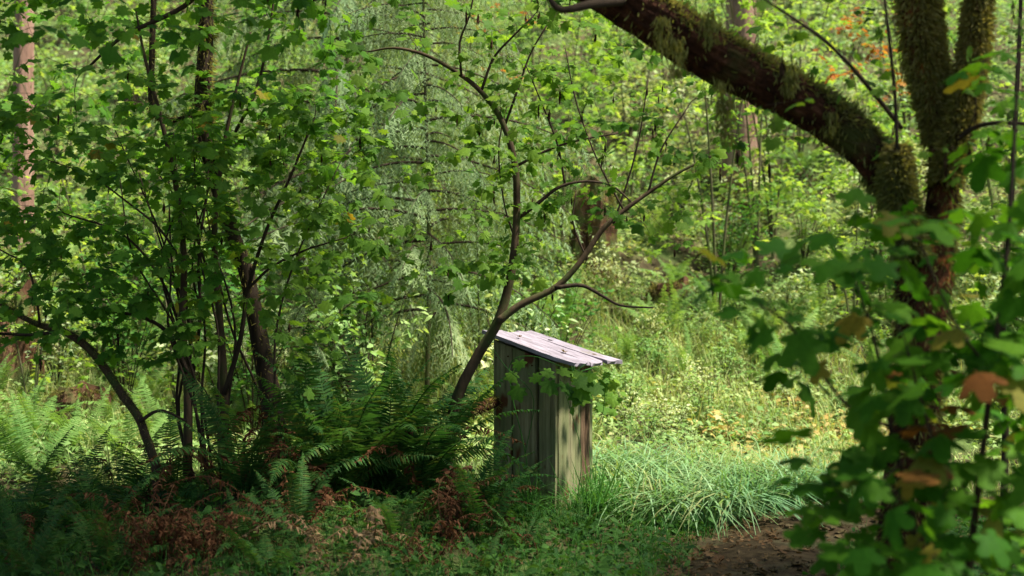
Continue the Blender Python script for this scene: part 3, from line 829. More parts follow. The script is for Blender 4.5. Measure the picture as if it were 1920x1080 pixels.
# ------------------------------------------------------------------ left thicket: mossy stem and fan of dark stems
def leafy(name, label, base_px, Y, limbs, regions, size, nleaf, mat, seeds=0, trunk_mat='stem', moss_on=None, pairs=(1, 3), yellow=0.03, ntrunk=1, lm=None, protos=VINE, rmax=0.006):
    base = at(*base_px, Y); base[2] = Hs(base[0], base[1])
    root = thing(name, base, label, 'tree')
    limbs = [(P, R * (0.9 if k < ntrunk else 0.72)) for k, (P, R) in enumerate(limbs)]
    for k, l in enumerate(limbs):
        b = MB(); b.tube(*l, 10 if k < ntrunk else 6)
        ob('trunk' if k < ntrunk else 'branch', b.build('trunk' if k < ntrunk else 'branch', M[trunk_mat] if k < ntrunk else M['twig'], True, base), root)
    if moss_on:
        o = ob('moss', scatter('moss', MOSSP, np.concatenate([fuzz(limbs[k], n, L, f) for k, n, L, f in moss_on]), M['moss'], off=base), root); o['kind'] = 'stuff'
    tg = np.concatenate(regions)
    tw = grow(limbs, tg, rmax=rmax)
    b = MB()
    for P, R in tw: b.tube(P, R, 4, False)
    o = ob('twigs', b.build('twigs', M['twig'], True, base), root); o['kind'] = 'stuff'
    Ms = twig_leaves(tw, size * 0.95, pairs, tilt=0.36, lean=(0, -0.25, 0))
    lm_ = lm or LM[mat]
    ex = (lambda p: LM['yellow'] if rng.uniform() < yellow else None) if protos is VINE else None
    hang_leaves(root, base, Ms, lm_, protos, M[mat], nleaf, extra=ex)
    if seeds: hang_seeds(root, base, tw, seeds)
    return root

YL = 8.9
limbs = [px_limb([(522, 1000, 32), (518, 830, 30), (508, 745, 27), (492, 665, 24), (476, 580, 21), (460, 505, 19), (432, 425, 17), (402, 335, 17), (386, 250, 22), (380, 180, 21), (386, 70, 19), (383, -60, 18), (370, -250, 15), (350, -500, 8)], YL, 60),
         px_limb([(386, 210, 8), (350, 220, 8), (310, 225, 10), (285, 200, 10), (285, 100, 10), (290, -60, 9)], YL - 0.1, 20),
         px_limb([(383, -20, 8), (340, 15, 8), (285, 42, 7.5), (235, 65, 6.5), (195, 98, 5), (160, 132, 4)], YL - 0.3, 18),
         px_limb([(400, 330, 7), (440, 250, 6), (480, 170, 5), (505, 60, 4), (520, -60, 3)], YL + 0.2, 16),
         px_limb([(383, -100, 12), (460, -70, 9), (560, -40, 7), (680, -60, 4)], YL - 0.8, 14),
         px_limb([(383, -150, 12), (250, -110, 9), (120, -60, 7), (-20, -60, 4)], YL - 0.8, 14)]
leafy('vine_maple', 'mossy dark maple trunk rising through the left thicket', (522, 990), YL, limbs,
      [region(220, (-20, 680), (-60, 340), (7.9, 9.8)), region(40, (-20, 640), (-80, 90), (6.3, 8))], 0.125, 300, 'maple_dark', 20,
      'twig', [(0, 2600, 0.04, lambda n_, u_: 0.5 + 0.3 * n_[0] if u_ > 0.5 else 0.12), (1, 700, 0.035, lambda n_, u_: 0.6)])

YS = 8.6
limbs = [px_limb([(350, 985, 13), (352, 850, 12), (352, 730, 11), (342, 610, 9.5), (345, 490, 8), (332, 360, 7), (305, 235, 5.5), (272, 110, 4), (255, 20, 2.5)], YS, 34),
         px_limb([(352, 700, 8), (318, 628, 7), (270, 596, 6), (205, 584, 5), (120, 582, 3)], YS - 0.15, 18),
         px_limb([(345, 500, 5), (300, 430, 4), (240, 380, 3.4), (170, 330, 2.6), (90, 300, 2)], YS - 0.2, 16),
         px_limb([(340, 620, 5), (300, 520, 4.5), (230, 440, 3.6), (120, 400, 2.4)], YS + 0.1, 16),
         px_limb([(352, 760, 7), (375, 600, 6), (372, 470, 5), (390, 330, 3.6), (360, 200, 2.4)], YS + 0.2, 18)]
leafy('vine_maple', 'thin dark many-stemmed maple filling the left of the thicket', (350, 980), YS, limbs,
      [region(30, (60, 380), (480, 680), (7.7, 8.5)), region(240, (-20, 430), (180, 640), (7.8, 9.2), keep=lambda x, y: y < 520 or rng.uniform() < 0.3)], 0.12, 300, 'maple_dark', 15)
limbs = [px_limb([(424, 985, 14), (420, 860, 13), (420, 730, 11), (410, 570, 9), (402, 440, 7.5), (415, 300, 6), (440, 180, 4), (470, 60, 2.5)], YS + 0.1, 30),
         px_limb([(420, 740, 9), (450, 640, 8), (466, 540, 7), (500, 430, 6), (545, 330, 4.5), (590, 220, 3)], YS, 20),
         px_limb([(410, 560, 5), (380, 480, 4), (350, 400, 3), (300, 330, 2)], YS + 0.3, 14),
         px_limb([(466, 540, 5), (510, 500, 4.5), (570, 470, 3.6), (650, 445, 2.4)], YS - 0.1, 14)]
for k in range(11):
    x0 = rng.uniform(300, 540); x1 = x0 + rng.normal(0, 60) + (x0 - 420) * 0.5; x2 = x1 + (x0 - 420) * 0.6 + rng.normal(0, 50)
    limbs.append(px_limb([(420 + (x0 - 420) * .35, 975, 5), (x0, 780, 4.5), (x0 * .6 + x1 * .4 + rng.normal(0, 14), 620, 4), (x1, 480, 3.2), (x2, rng.uniform(240, 360), 1.8)], YS + rng.uniform(-.3, .4), 18))
leafy('vine_maple', 'maple with several crooked dark stems right of the mossy trunk', (424, 980), YS + 0.1, limbs,
      [region(45, (230, 660), (470, 720), (7.7, 8.6)), region(230, (330, 720), (160, 620), (7.8, 9.3), keep=lambda x, y: y < 480 or rng.uniform() < 0.45)], 0.12, 300, 'maple', 18)
limbs = [px_limb([(300, 1000, 15), (292, 880, 14), (272, 815, 13.5), (258, 780, 13), (228, 738, 13), (196, 690, 12.5), (165, 652, 12), (120, 622, 11), (70, 608, 9), (10, 575, 7), (-60, 520, 5)], 8.35, 40),
         px_limb([(115, 620, 8), (60, 628, 7), (0, 626, 6), (-60, 630, 5)], 8.3, 10),
         px_limb([(75, 610, 5), (68, 560, 4.4), (50, 500, 3.8), (0, 468, 3)], 8.3, 12),
         px_limb([(262, 790, 9), (300, 770, 7), (350, 790, 5)], 8.3, 10)]
limbs = [(P, R * 0.82) for P, R in limbs]
leafy('vine_maple', 'mossy limb bending low to the left above the sunlit ferns', (300, 990), 8.35, limbs,
      [region(70, (-60, 280), (400, 660), (7.9, 8.8))], 0.10, 160, 'maple_dark', 4, 'stem', [(0, 1500, 0.022, lambda n_, u_: 0.15 + 0.8 * max(0, n_[2]))])

# ------------------------------------------------------------------ near bigleaf sapling on the right
YR = 4.7
base = at(1760, 1250, YR); rb = base.copy(); rb[2] = Hs(rb[0], rb[1]); rb0 = rb
limbs = [smooth_line([rb, at(1745, 1250, 4.80), at(1715, 1000, 4.75), at(1670, 800, 4.70), at(1640, 640, 4.65), at(1600, 520, 4.60)], [.016, .014, .011, .008, .006, .003], 30),
         smooth_line([rb, at(1800, 1200, 4.65), at(1830, 950, 4.55), at(1860, 700, 4.45), at(1890, 450, 4.45), at(1905, 200, 4.55), at(1915, -50, 4.65)], [.018, .015, .012, .010, .008, .006, .004], 36),
         smooth_line([at(1670, 800, 4.70), at(1600, 770, 4.60), at(1540, 700, 4.55), at(1480, 610, 4.50), at(1420, 570, 4.45)], [.006, .0055, .005, .004, .002], 18),
         smooth_line([at(1715, 1000, 4.75), at(1640, 960, 4.55), at(1590, 940, 4.45)], [.007, .006, .003], 12),
         smooth_line([at(1830, 950, 4.55), at(1760, 850, 4.45), at(1730, 760, 4.45), at(1700, 650, 4.35)], [.007, .006, .005, .003], 16),
         smooth_line([at(1860, 700, 4.45), at(1800, 620, 4.35), at(1760, 540, 4.35), at(1720, 440, 4.35)], [.006, .005, .004, .003], 16)]
rt = thing('maple_sapling', rb, 'broad-leaved maple sapling close by on the right, some leaves yellow and orange', 'tree')
for k, l in enumerate(limbs):
    b = MB(); b.tube(*l, 8); ob('stem' if k < 2 else 'branch', b.build('stem', M['twig'], True, rb), rt)
def off_trunk(x, y): return abs(x - 1735) > 55 or y > 560 or rng.uniform() < .3
tg = np.concatenate([region(14, (1340, 1560), (470, 720), (4.3, 5.0)), region(68, (1590, 1960), (380, 720), (4.1, 5.2), keep=off_trunk), region(86, (1600, 1960), (650, 1130), (4.0, 5.2), keep=lambda x, y: abs(x - 1700) > 40 or rng.uniform() < .5),
                     region(9, (1500, 1640), (740, 1010), (4.3, 4.8)), region(14, (1800, 1960), (60, 400), (4.4, 5.6))])
tw = grow(limbs, tg, rmax=0.005)
b = MB()
for P, R in tw: b.tube(P, R, 5, False)
o = ob('twigs', b.build('twigs', M['twig'], True, rb), rt); o['kind'] = 'stuff'
Ms = twig_leaves(tw, 0.175, (1, 1), span=0.5, tilt=0.28, lean=(-0.05, -0.3, 0), droop=0.25)
def autumn(p):
    x, y = proj(p)
    d = math.hypot((x - 1760) / 130, (y - 800) / 130)
    q = rng.uniform()
    if d < 1 and q < 0.55: return BM['orange_dull'] if q < 0.33 else BM['yellow']
    if q < 0.05: return BM['yellow']
    return None
hang_leaves(rt, rb, Ms, BM['bigleaf'], BIG, M['bigleaf'], 300, extra=autumn)

# thin bare-looking sapling at the right edge
for lab, pts, Y in (('thin dark upright sapling at the far right edge', [(1880, 1010, 9), (1885, 800, 8.5), (1880, 600, 8), (1895, 400, 7), (1905, 200, 6), (1912, 60, 5), (1916, -80, 4)], 7.0),):
    limb = px_limb(pts, Y, 30)
    P = limb[0]; P[0][2] = Hs(P[0][0], P[0][1]) - 0.03
    x = pts[0][0]
    lx = (1790, 1960) if x > 1800 else (1400, 1560)
    ly = (150, 800) if x > 1800 else (300, 640)
    leafy('sapling', lab, (x, 480 + 1.66 * F / Y), Y, [limb], [region(34 if x > 1800 else 14, lx, ly, (Y - .5, Y + .6))], 0.10, 150, 'maple', 3, 'twig')

# ------------------------------------------------------------------ ferns
def frond(arch_, lean, wid=0.12, pairs=26, curl=0.0, seed=0, ragged=0.06, plen=1.0):
    """frond rising from the origin and arching along +Y, length about 1"""
    r = np.random.default_rng(seed)
    n = pairs + 4
    a = np.radians(lean) - np.linspace(0, 1, n) ** 1.2 * np.radians(arch_)
    step = 1.0 / n
    P = np.zeros((n + 1, 3))
    sidew = np.cumsum(r.normal(0, 0.03, n))
    for k in range(n): P[k + 1] = P[k] + np.array([sidew[k] * 0.4, math.cos(a[k]), math.sin(a[k])]) * step
    b = MB(); V, q, t = tube(P, np.linspace(0.006, 0.0015, n + 1), 3, False); 
    tri = np.concatenate([q[:, [0, 1, 2]], q[:, [0, 2, 3]]]); b.add(V, t=tri)
    Tg, _, _ = frames(P)
    for k in range(3, n + 1):
        s = (k - 3) / (n - 3)
        w = wid * (0.45 + 0.75 * math.sin(min(1, s * 1.6 + 0.25) * math.pi / 2)) * (1 - s ** 2.2) + 0.008
        t = Tg[k]; X = np.array([1.0, 0, 0]); up = np.cross(X, t)
        for sd in (-1, 1):
            if r.uniform() < ragged: continue
            L = w * (r.uniform(0.8, 1.1) if r.uniform() < .9 else r.uniform(.3, .7)) * plen
            d = unit(X * sd + t * (0.28 + r.normal(0, .10)) + up * (-0.10 + r.normal(0, .12) - curl * r.uniform(0.5, 1.5)))
            wv = t * step * 0.44
            p = P[k]
            m1 = p + d * L * 0.3 + up * 0.004; m2 = p + d * L * 0.7 - up * 0.02 * L / 0.1 * 0.3 - up * curl * L * 0.3
            tip = p + d * L - up * (0.012 + curl * L * 0.7)
            V = [p - wv * 0.5, p + wv * 0.6, m1 - wv * 0.9, m1 + wv * 0.85, m2 - wv * 0.6, m2 + wv * 0.55, tip]
            b.add(V, t=[(0, 1, 3), (0, 3, 2), (2, 3, 5), (2, 5, 4), (4, 5, 6)])
    return np.concatenate(b.v), np.concatenate(b.t)

FR = [frond(45, 84, 0.11, 44, seed=6), frond(62, 80, 0.12, 42, seed=1), frond(85, 75, 0.115, 42, seed=2), frond(50, 66, 0.11, 40, seed=3), frond(100, 68, 0.12, 42, seed=4), frond(75, 52, 0.11, 40, 0.1, seed=5)]
def dead_frond(seed, up=0.45, lean=72, fall=-75, wid=0.10, pairs=34):
    """withered frond: stands, buckles and hangs, its leaflets shrivelled and dangling"""
    r = np.random.default_rng(seed); n = pairs + 5
    sft = np.linspace(0, 1, n); a = np.radians(lean + (fall - lean) / (1 + np.exp(-(sft - up) * 11)) + np.cumsum(r.normal(0, 3, n)))
    side_ = np.cumsum(r.normal(0, 0.10, n)); P = np.zeros((n + 1, 3))
    for k in range(n): P[k + 1] = P[k] + unit(np.array([side_[k] * 0.6, math.cos(a[k]), math.sin(a[k])])) / n
    b = MB(); V, q, t = tube(P, np.linspace(0.006, 0.0015, n + 1), 3, False)
    b.add(V, t=np.concatenate([q[:, [0, 1, 2]], q[:, [0, 2, 3]]]))
    for k in range(5, n + 1):
        f = (k - 5) / (n - 5); L0 = wid * (0.5 + 0.6 * math.sin(min(1, f * 1.5 + .2) * math.pi / 2)) * (1 - f ** 2.4) + .012
        for sd in (-1, 1):
            if r.uniform() < .15: continue
            L = L0 * r.uniform(.45, 1.1); p = P[k]
            d1 = unit(np.array([sd * r.uniform(.4, 1), r.normal(0, .45), r.normal(-.3, .4)])); d2 = unit(d1 * .6 + np.array([0, 0, -1]) + r.normal(0, .5, 3))
            w = unit(np.cross(d1, r.normal(0, 1, 3))) * r.uniform(.005, .012)
            m = p + d1 * L * .5; e = m + d2 * L * .55
            b.add([p - w * .4, p + w * .4, m - w, m + w, e], t=[(0, 1, 3), (0, 3, 2), (2, 3, 4)])
    return np.concatenate(b.v), np.concatenate(b.t)
FD = [dead_frond(11), dead_frond(12, .3, 60, -60), dead_frond(13, .6, 50, -50), dead_frond(14, .5, 80, -85), dead_frond(15, .7, 35, -20)]
def fr_mesh(lst, key): return [mesh('frond', V, t, M[key]) for V, t in lst]
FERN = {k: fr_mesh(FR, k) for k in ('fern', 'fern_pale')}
FERN['fern_dead'] = fr_mesh(FD, 'fern_dead'); FERN['fern_tan'] = fr_mesh(FD, 'fern_tan')
def fern(x, y, size, n, key, label, group=None, bias=None, spread=0.25):
    z = Hs(x, y)
    o = thing('sword_fern' if 'dead' not in key and 'tan' not in key else 'withered_fern', (x, y, z - 0.01), label, 'fern', group)
    for k in range(n):
        a = k * 2.39996 + rng.uniform(-0.3, 0.3)
        if bias is not None and rng.uniform() < 0.6: a = bias + rng.normal(0, 0.6)
        s = size * rng.uniform(0.7, 1.1)
        m = Matrix.Rotation(a, 4, 'Z') @ Matrix.Rotation(math.radians(rng.normal(0, 9)), 4, 'X') @ Matrix.Rotation(math.radians(rng.normal(0, 10)), 4, 'Y') @ Matrix.Translation((0, 0.02, 0)) @ Matrix.Scale(s, 4)
        kk = 'fern_dead' if key == 'fern' and rng.uniform() < .16 else key
        ob('frond', FERN[kk][rng.integers(0, len(FERN[kk]))], o, mat=m)
    return o

def ground_at(px, py):
    """where the line of sight through a pixel meets the ground"""
    for Y in np.arange(3.0, 40, 0.05):
        p = at(px, py, Y)
        if p[2] <= Hs(p[0], p[1]): return p
    return at(px, py, 40)

# (px of the crown base, distance, frond length, fronds)
near = [(40, 7.9, 0.75, 14), (140, 8.3, 0.75, 14), (180, 7.9, 0.62, 12), (330, 8.4, 0.72, 13), (455, 8.1, 0.85, 16), (560, 8.3, 1.0, 18),
        (640, 8.2, 1.0, 26), (715, 8.5, 1.1, 30), (790, 8.4, 1.0, 26), (870, 7.8, 0.66, 15), (60, 6.9, 0.55, 12), (200, 7.1, 0.5, 12), (470, 7.3, 0.5, 12), (500, 6.9, 0.42, 10), (560, 7.4, 0.6, 12), (740, 7.5, 0.55, 12), (905, 7.15, 0.32, 9), (980, 7.6, .4, 10), (250, 8.5, .8, 14), (935, 8.1, 0.55, 12)]
near.sort()
for i, (px, Y, s, n) in enumerate(near):
    x = (px - 960) / F * Y
    fern(x, Y, s, n, 'fern', 'dark green sword fern, %s in the shaded left foreground' % ordinal(i, len(near)), 'sword ferns in the shaded foreground')
dead = [(300, 7.25, 0.72, 30, 'fern_dead', 'dark red-brown withered fern low at the left', None), (390, 7.2, 0.62, 22, 'fern_dead', 'collapsed rusty fern right of the dark red-brown one', None),
        (625, 7.05, 0.72, 5, 'fern_tan', 'pale tan curled dead fern frond clump low in the foreground', None), (690, 7.35, 0.75, 5, 'fern_tan', 'tan withered fern with drooping curled tips near the middle', None),
        (800, 7.1, 0.5, 11, 'fern_dead', 'brown withered fern at the bottom edge left of the path', None), (830, 7.45, 0.85, 9, 'fern_dead', 'long brown withered fronds mixed with green before the box', -0.6),
        (430, 8.4, 0.95, 9, 'fern_dead', 'tall brown dead fronds hanging beneath the thicket', None), (560, 7.6, 0.8, 6, 'fern_dead', 'thin brown dead fronds standing before the big ferns', None)]
for px, Y, s, n, key, lab, bias in dead:
    fern((px - 960) / F * Y, Y, s, n, key, lab, bias=bias)
# a pale fern arching before the box and small ones along the path
fern((905 - 960) / F * 7.6, 7.6, 0.62, 10, 'fern', 'low fern arching right toward the foot of the box', bias=-1.1)
fern((1085 - 960) / F * 8.35, 8.35, 0.26, 8, 'fern', 'small fern at the near foot of the box')

far = []
for k in range(400):
    if len(far) >= 62: break
    x_, y_ = rng.uniform(-5.5, 5.5), rng.uniform(10.2, 19)
    if abs(x_) > 0.40 * y_: continue
    px, py = proj((x_, y_, Hs(x_, y_)))
    if px > 1250 and y_ < 12: continue
    if px > 1130 and y_ < 14 and rng.uniform() < 0.6: continue
    if any(math.hypot(x_ - a, y_ - b) < 0.55 for a, b in far): continue
    far.append((x_, y_))
for px, Y in ((60, 10.0), (150, 10.6), (250, 10.2), (20, 11.2), (200, 11.6), (300, 11.0), (1000, 14.2), (1060, 14.6), (950, 14.0), (1180, 13.6), (1230, 14.4), (1290, 13.2), (1340, 14.6), (1160, 12.4), (1400, 13.9), (1460, 12.9)):
    far.append(((px - 960) / F * Y, Y))
far.sort(key=lambda p: p[0] / p[1])
# groups by place so that each has its own count
zones = [('on the sunlit ground by the left edge', lambda px: px < 230), ('on the ground behind the left thicket', lambda px: 230 <= px < 480), ('on the bank behind the thicket', lambda px: 480 <= px < 900), ('on the bank behind the box', lambda px: 900 <= px < 1250), ('on the bright slope at the right', lambda px: px >= 1250)]
for nm, f in zones:
    zs = [p for p in far if f(proj((p[0], p[1], 0))[0])]
    for i, (x_, y_) in enumerate(zs):
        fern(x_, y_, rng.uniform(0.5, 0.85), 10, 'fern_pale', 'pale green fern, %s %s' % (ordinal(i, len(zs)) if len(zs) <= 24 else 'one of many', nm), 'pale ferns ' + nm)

# ------------------------------------------------------------------ hillside shrubs
def shrub_mesh(seed, h, wdt, nleaf, leaf, protos):
    r = np.random.default_rng(seed)
    st = MB(); tips = []
    for k in range(9):
        a = r.uniform(0, 6.28); L = h * r.uniform(0.6, 1.0); out = wdt * r.uniform(0.15, 0.55)
        P = np.array([[0, 0, -0.03], [math.cos(a) * out * .3, math.sin(a) * out * .3, L * .4], [math.cos(a) * out * .7, math.sin(a) * out * .7, L * .75], [math.cos(a) * out * 1.1, math.sin(a) * out * 1.1, L]])
        P, R = smooth_line(P, np.array([.007, .006, .004, .002]), 9); st.tube(P, R, 4, False)
        for q in range(5):
            i = r.integers(3, 9); d = unit(r.normal(0, 1, 3) + np.array([0, 0, .5])) * h * r.uniform(.12, .3)
            e = P[i] + d
            st.tube(np.array([P[i], (P[i] + e) / 2 + [0, 0, .02], e]), [.003, .002, .001], 3, False); tips.append((P[i], e))
    pos = []
    for k in range(nleaf):
        a, e = tips[r.integers(0, len(tips))]; f = r.uniform(.2, 1.05)
        pos.append(a * (1 - f) + e * f + r.normal(0, .022 * h + .01, 3))
    Ms = flat_leaf_mats(np.array(pos), leaf * r.uniform(.6, 1.3, nleaf), 0.55, r=r)
    return st, Ms
SHR = {}
def shrub_kind(key, seeds, h, w, nleaf, leaf, protos, mat):
    SHR[key] = []
    for s in seeds:
        st, Ms = shrub_mesh(s, h, w, nleaf, leaf, protos)
        SHR[key].append((st.build('stems', M['twig'], True), scatter('crown', protos, Ms, M[mat])))
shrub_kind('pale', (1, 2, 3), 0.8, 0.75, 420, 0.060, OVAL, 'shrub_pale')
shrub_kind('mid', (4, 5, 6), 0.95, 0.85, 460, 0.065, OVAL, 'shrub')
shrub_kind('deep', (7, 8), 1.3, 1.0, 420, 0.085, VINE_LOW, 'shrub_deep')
def shrub(x, y, key, s, label, group):
    o = thing('shrub', (x, y, Hs(x, y)), label, 'shrub', group, rng.uniform(0, 6.28), s)
    st, cr = SHR[key][rng.integers(0, len(SHR[key]))]
    ob('stems', st, o); ob('crown', cr, o)
    return o
def noise2_(x, y): return math.sin(1.9 * x + 1.1 * math.sin(1.3 * y)) * math.sin(1.6 * y + 1.3 * math.sin(1.7 * x + 1))
sh = []
for k in range(3000):
    if len(sh) >= 150: break
    y_ = 11.5 + 17 * rng.uniform() ** 1.2
    x_ = rng.uniform(-0.42, 0.42) * y_
    px, py = proj((x_, y_, Hs(x_, y_)))
    if y_ < 14.2 and px > 1100: continue
    if y_ < 12.5 and px < 400: continue
    if any(math.hypot(x_ - a, y_ - b) < 0.50 + 0.02 * (y_ - 10) for a, b, c in sh): continue
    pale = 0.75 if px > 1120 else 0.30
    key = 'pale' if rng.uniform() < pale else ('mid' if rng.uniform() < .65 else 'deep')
    sh.append((x_, y_, key))
adj = {'pale': 'creamy pale', 'mid': 'light green', 'deep': 'deep green'}
rows = [('low on the slope', 0, 16), ('halfway up the slope', 16, 20), ('high up the slope', 20, 99)]
halves = [('far left', -9999, 400), ('left of centre', 400, 800), ('centre', 800, 1120), ('right of centre', 1120, 1500), ('far right', 1500, 9999)]
for key in adj:
    for rn, a, b_ in rows:
        for hn, x0, x1 in halves:
            zs = sorted([s_ for s_ in sh if s_[2] == key and a <= s_[1] < b_ and x0 <= proj((s_[0], s_[1], 0))[0] < x1], key=lambda s_: s_[0] / s_[1])
            for i, (x_, y_, _) in enumerate(zs):
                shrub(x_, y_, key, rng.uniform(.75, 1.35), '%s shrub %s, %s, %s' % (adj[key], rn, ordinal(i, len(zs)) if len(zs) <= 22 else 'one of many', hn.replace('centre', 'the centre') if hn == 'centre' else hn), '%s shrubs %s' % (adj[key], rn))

low = []
for k in range(4000):
    if len(low) >= 60: break
    y_ = rng.uniform(10.6, 15.5); x_ = rng.uniform(0.02, 0.36) * y_
    if any(math.hypot(x_ - a, y_ - b) < 0.40 for a, b in low) or (y_ < 12.2 and math.hypot(x_ - 2.4, y_ - 11.2) < .8): continue
    if noise2_(x_, y_) < -0.15: continue
    low.append((x_, y_))
bands = [('just beyond the tall grass', 0, 12.2), ('in the middle of the clearing', 12.2, 13.8), ('at the foot of the slope', 13.8, 14.7), ('at the back of the clearing', 14.7, 99)]
for bn, a, b_ in bands:
    zs = sorted([p for p in low if a <= p[1] < b_], key=lambda p: p[0] / p[1])
    for i, (x_, y_) in enumerate(zs):
        key = 'mid' if rng.uniform() < .6 else 'pale'
        shrub(x_, y_, key, rng.uniform(.28, .55), 'low leafy clump %s, %s' % (bn, ordinal(i, len(zs)) if len(zs) <= 24 else 'one of many'), 'low leafy clumps ' + bn)

# ------------------------------------------------------------------ understory maples behind
UND = []
def understory_mesh(seed, h, wdt, n):
    r = np.random.default_rng(seed); st = MB(); limbs = []
    for k in range(3):
        a = r.uniform(0, 6.28); o_ = wdt * r.uniform(.25, .6); L = h * r.uniform(.75, 1.0)
        P = np.array([[0, 0, -.05], [math.cos(a) * o_ * .2, math.sin(a) * o_ * .2, L * .3], [math.cos(a) * o_ * .6, math.sin(a) * o_ * .6, L * .65], [math.cos(a) * o_ * 1.3, math.sin(a) * o_ * 1.3, L]])
        limbs.append(smooth_line(P, np.array([.014, .011, .007, .003]), 18)); st.tube(*limbs[-1], 6, False)
    tgt = []
    while len(tgt) < n:
        p = r.uniform(-1, 1, 3)
        if p @ p > 1: continue
        tgt.append(p * [wdt, wdt, h * .5] + [0, 0, h * .55])
    tw = grow(limbs, tgt, r, rmax=0.008)
    s2 = MB()
    for P, R in tw: s2.tube(P, R, 3, False)
    return st, s2, twig_leaves(tw, 0.105, (3, 5), r, span=.9)
for s in (21, 22, 23):
    st, s2, Ms = understory_mesh(s, 3.0, 1.25, 75)
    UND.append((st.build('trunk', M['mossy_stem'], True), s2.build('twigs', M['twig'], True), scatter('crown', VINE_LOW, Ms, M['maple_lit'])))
und = [(60, 11.6, .8), (190, 13.5, 1.0), (330, 12.0, .85), (480, 14.0, 1.0), (620, 12.2, .8), (760, 16.5, 1.1), (900, 13.0, .8), (1050, 15.5, 1.0), (1180, 18.0, 1.15), (1345, 14.6, 1.3), (1420, 16.4, 1.45), (1450, 16.8, 1.25), (1500, 19.0, 1.2),
       (1600, 14.5, .95), (1750, 13.0, .9), (1880, 15.5, 1.0), (-60, 15, 1.1), (400, 18.5, 1.2), (1000, 20.5, 1.2), (1250, 21.5, 1.2), (650, 20, 1.2), (1700, 19.5, 1.2), (120, 19, 1.2)]
und.sort()
for i, (px, Y, s) in enumerate(und):
    x = (px - 960) / F * Y
    o = thing('understory_maple', (x, Y, Hs(x, Y)), 'bright green bushy maple on the hillside, %s' % ordinal(i, len(und)), 'tree', 'understory maples on the hillside', rng.uniform(0, 6.28), s)
    a, b, c = UND[i % 3]
    ob('trunk', a, o); ob('twigs', b, o)['kind'] = 'stuff'; ob('crown', c, o)

for px, Y, s, lab in ((1645, 15.5, 1.12, 'maple with orange autumn leaves behind the arching trunk'), (925, 17.5, 1.0, 'small maple with a few orange leaves high behind the leaning maple')):
    x = (px - 960) / F * Y
    o = thing('autumn_maple', (x, Y, Hs(x, Y)), lab, 'tree', None, rng.uniform(0, 6.28), s)
    st, s2, Ms = understory_mesh(int(px), 3.0, 0.8, 55)
    ob('trunk', st.build('trunk', M['stem'], True), o); ob('twigs', s2.build('twigs', M['twig'], True), o)['kind'] = 'stuff'
    hi = Ms[:, 2, 3] > 1.9
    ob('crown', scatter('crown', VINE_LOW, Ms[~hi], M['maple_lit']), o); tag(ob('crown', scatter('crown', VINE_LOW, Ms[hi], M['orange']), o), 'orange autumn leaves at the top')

# ------------------------------------------------------------------ conifers
def spray(seed, n2=26):
    """drooping conifer branch along +Y"""
    r = np.random.default_rng(seed); b = MB()
    s = np.linspace(0, 1, 12)
    P = np.c_[0.03 * np.sin(s * 4 + seed), s, 0.10 * s - 0.42 * s ** 2]
    V, q, t = tube(P, np.linspace(.010, .002, 12), 4, False); b.add(V, t=np.concatenate([q[:, [0, 1, 2]], q[:, [0, 2, 3]]]))
    nv_w = len(b.t[0])
    for k in range(n2):
        f = 0.12 + 0.88 * k / n2; i = f * 11; i0 = int(i); p = P[i0] * (1 - (i - i0)) + P[min(11, i0 + 1)] * (i - i0)
        L = (0.34 * (1 - f) + 0.12) * r.uniform(.7, 1.2); sd = 1 if k % 2 else -1
        d = unit(np.array([sd * 0.5, 0.4, -0.75])); m = 17
        for j in range(m):
            g = j / m; c = p + d * L * g + np.array([0, 0, -0.55 * L * g ** 2])
            for s3 in (-1, 1):
                nd = unit(np.cross(d, [0, 0, 1]) * s3 + d * .6 + r.normal(0, .3, 3) + [0, 0, -.5]) * (0.055 * (1 - .5 * g))
                wv = d * 0.007
                b.add([c - wv, c + wv, c + nd], t=[(0, 1, 2)])
    return np.concatenate(b.v), np.concatenate(b.t), nv_w
SPR = []
for s in (1, 2, 3):
    V, t, nw = spray(s)
    SPR.append(mesh('branch', V, t, [M['twig'], M['conifer']], False, np.r_[np.zeros(nw), np.ones(len(t) - nw)]))
def conifer(x, y, h, r0, label, z0, z1, nb, L0, name='conifer'):
    z = Hs(x, y)
    o = thing(name, (x, y, z), label, 'tree', None)
    P = np.array([[0, 0, -.1], [0.02, 0, h * .3], [-.03, .03, h * .65], [0, 0, h]]); P, R = smooth_line(P, np.array([r0 * 1.15, r0 * .9, r0 * .55, .01]), 28)
    R[:3] *= np.array([1.25, 1.1, 1.03])
    rr = np.random.default_rng(int(abs(x * 100)))
    ph = rr.uniform(0, 6, 4)
    V, q, t = tube(P, R, 24, True, lambda i, a: 1 + .05 * np.sin(9 * a[None] + ph[0] + .2 * np.sin(i[:, None])) + .04 * np.sin(17 * a[None] + ph[1] + .5 * i[:, None] * .3) + rr.normal(0, .015, (len(i), len(a))))
    b = MB(); b.add(V, q, t); ob('trunk', b.build('trunk', M['conifer_bark' if r0 > .06 else 'mossy_stem'], True), o)
    for k in range(nb):
        f = k / max(1, nb - 1); zz = z0 + (z1 - z0) * f
        L = L0 * (1 - 0.75 * (zz / h)) * rng.uniform(.75, 1.2)
        m = Matrix.Translation((0, 0, zz)) @ Matrix.Rotation(k * 2.4 + rng.uniform(-.3, .3), 4, 'Z') @ Matrix.Rotation(math.radians(rng.uniform(-12, 12)), 4, 'X') @ Matrix.Scale(L, 4)
        ob('branch', SPR[k % 3], o, mat=m)
    return o
def cpx(px, Y): return (px - 960) / F * Y
conifer(cpx(800, 12.2), 12.2, 5.6, 0.02, 'young conifer with drooping grey-green sprays behind the leaning maple', .9, 5.5, 76, 1.8)
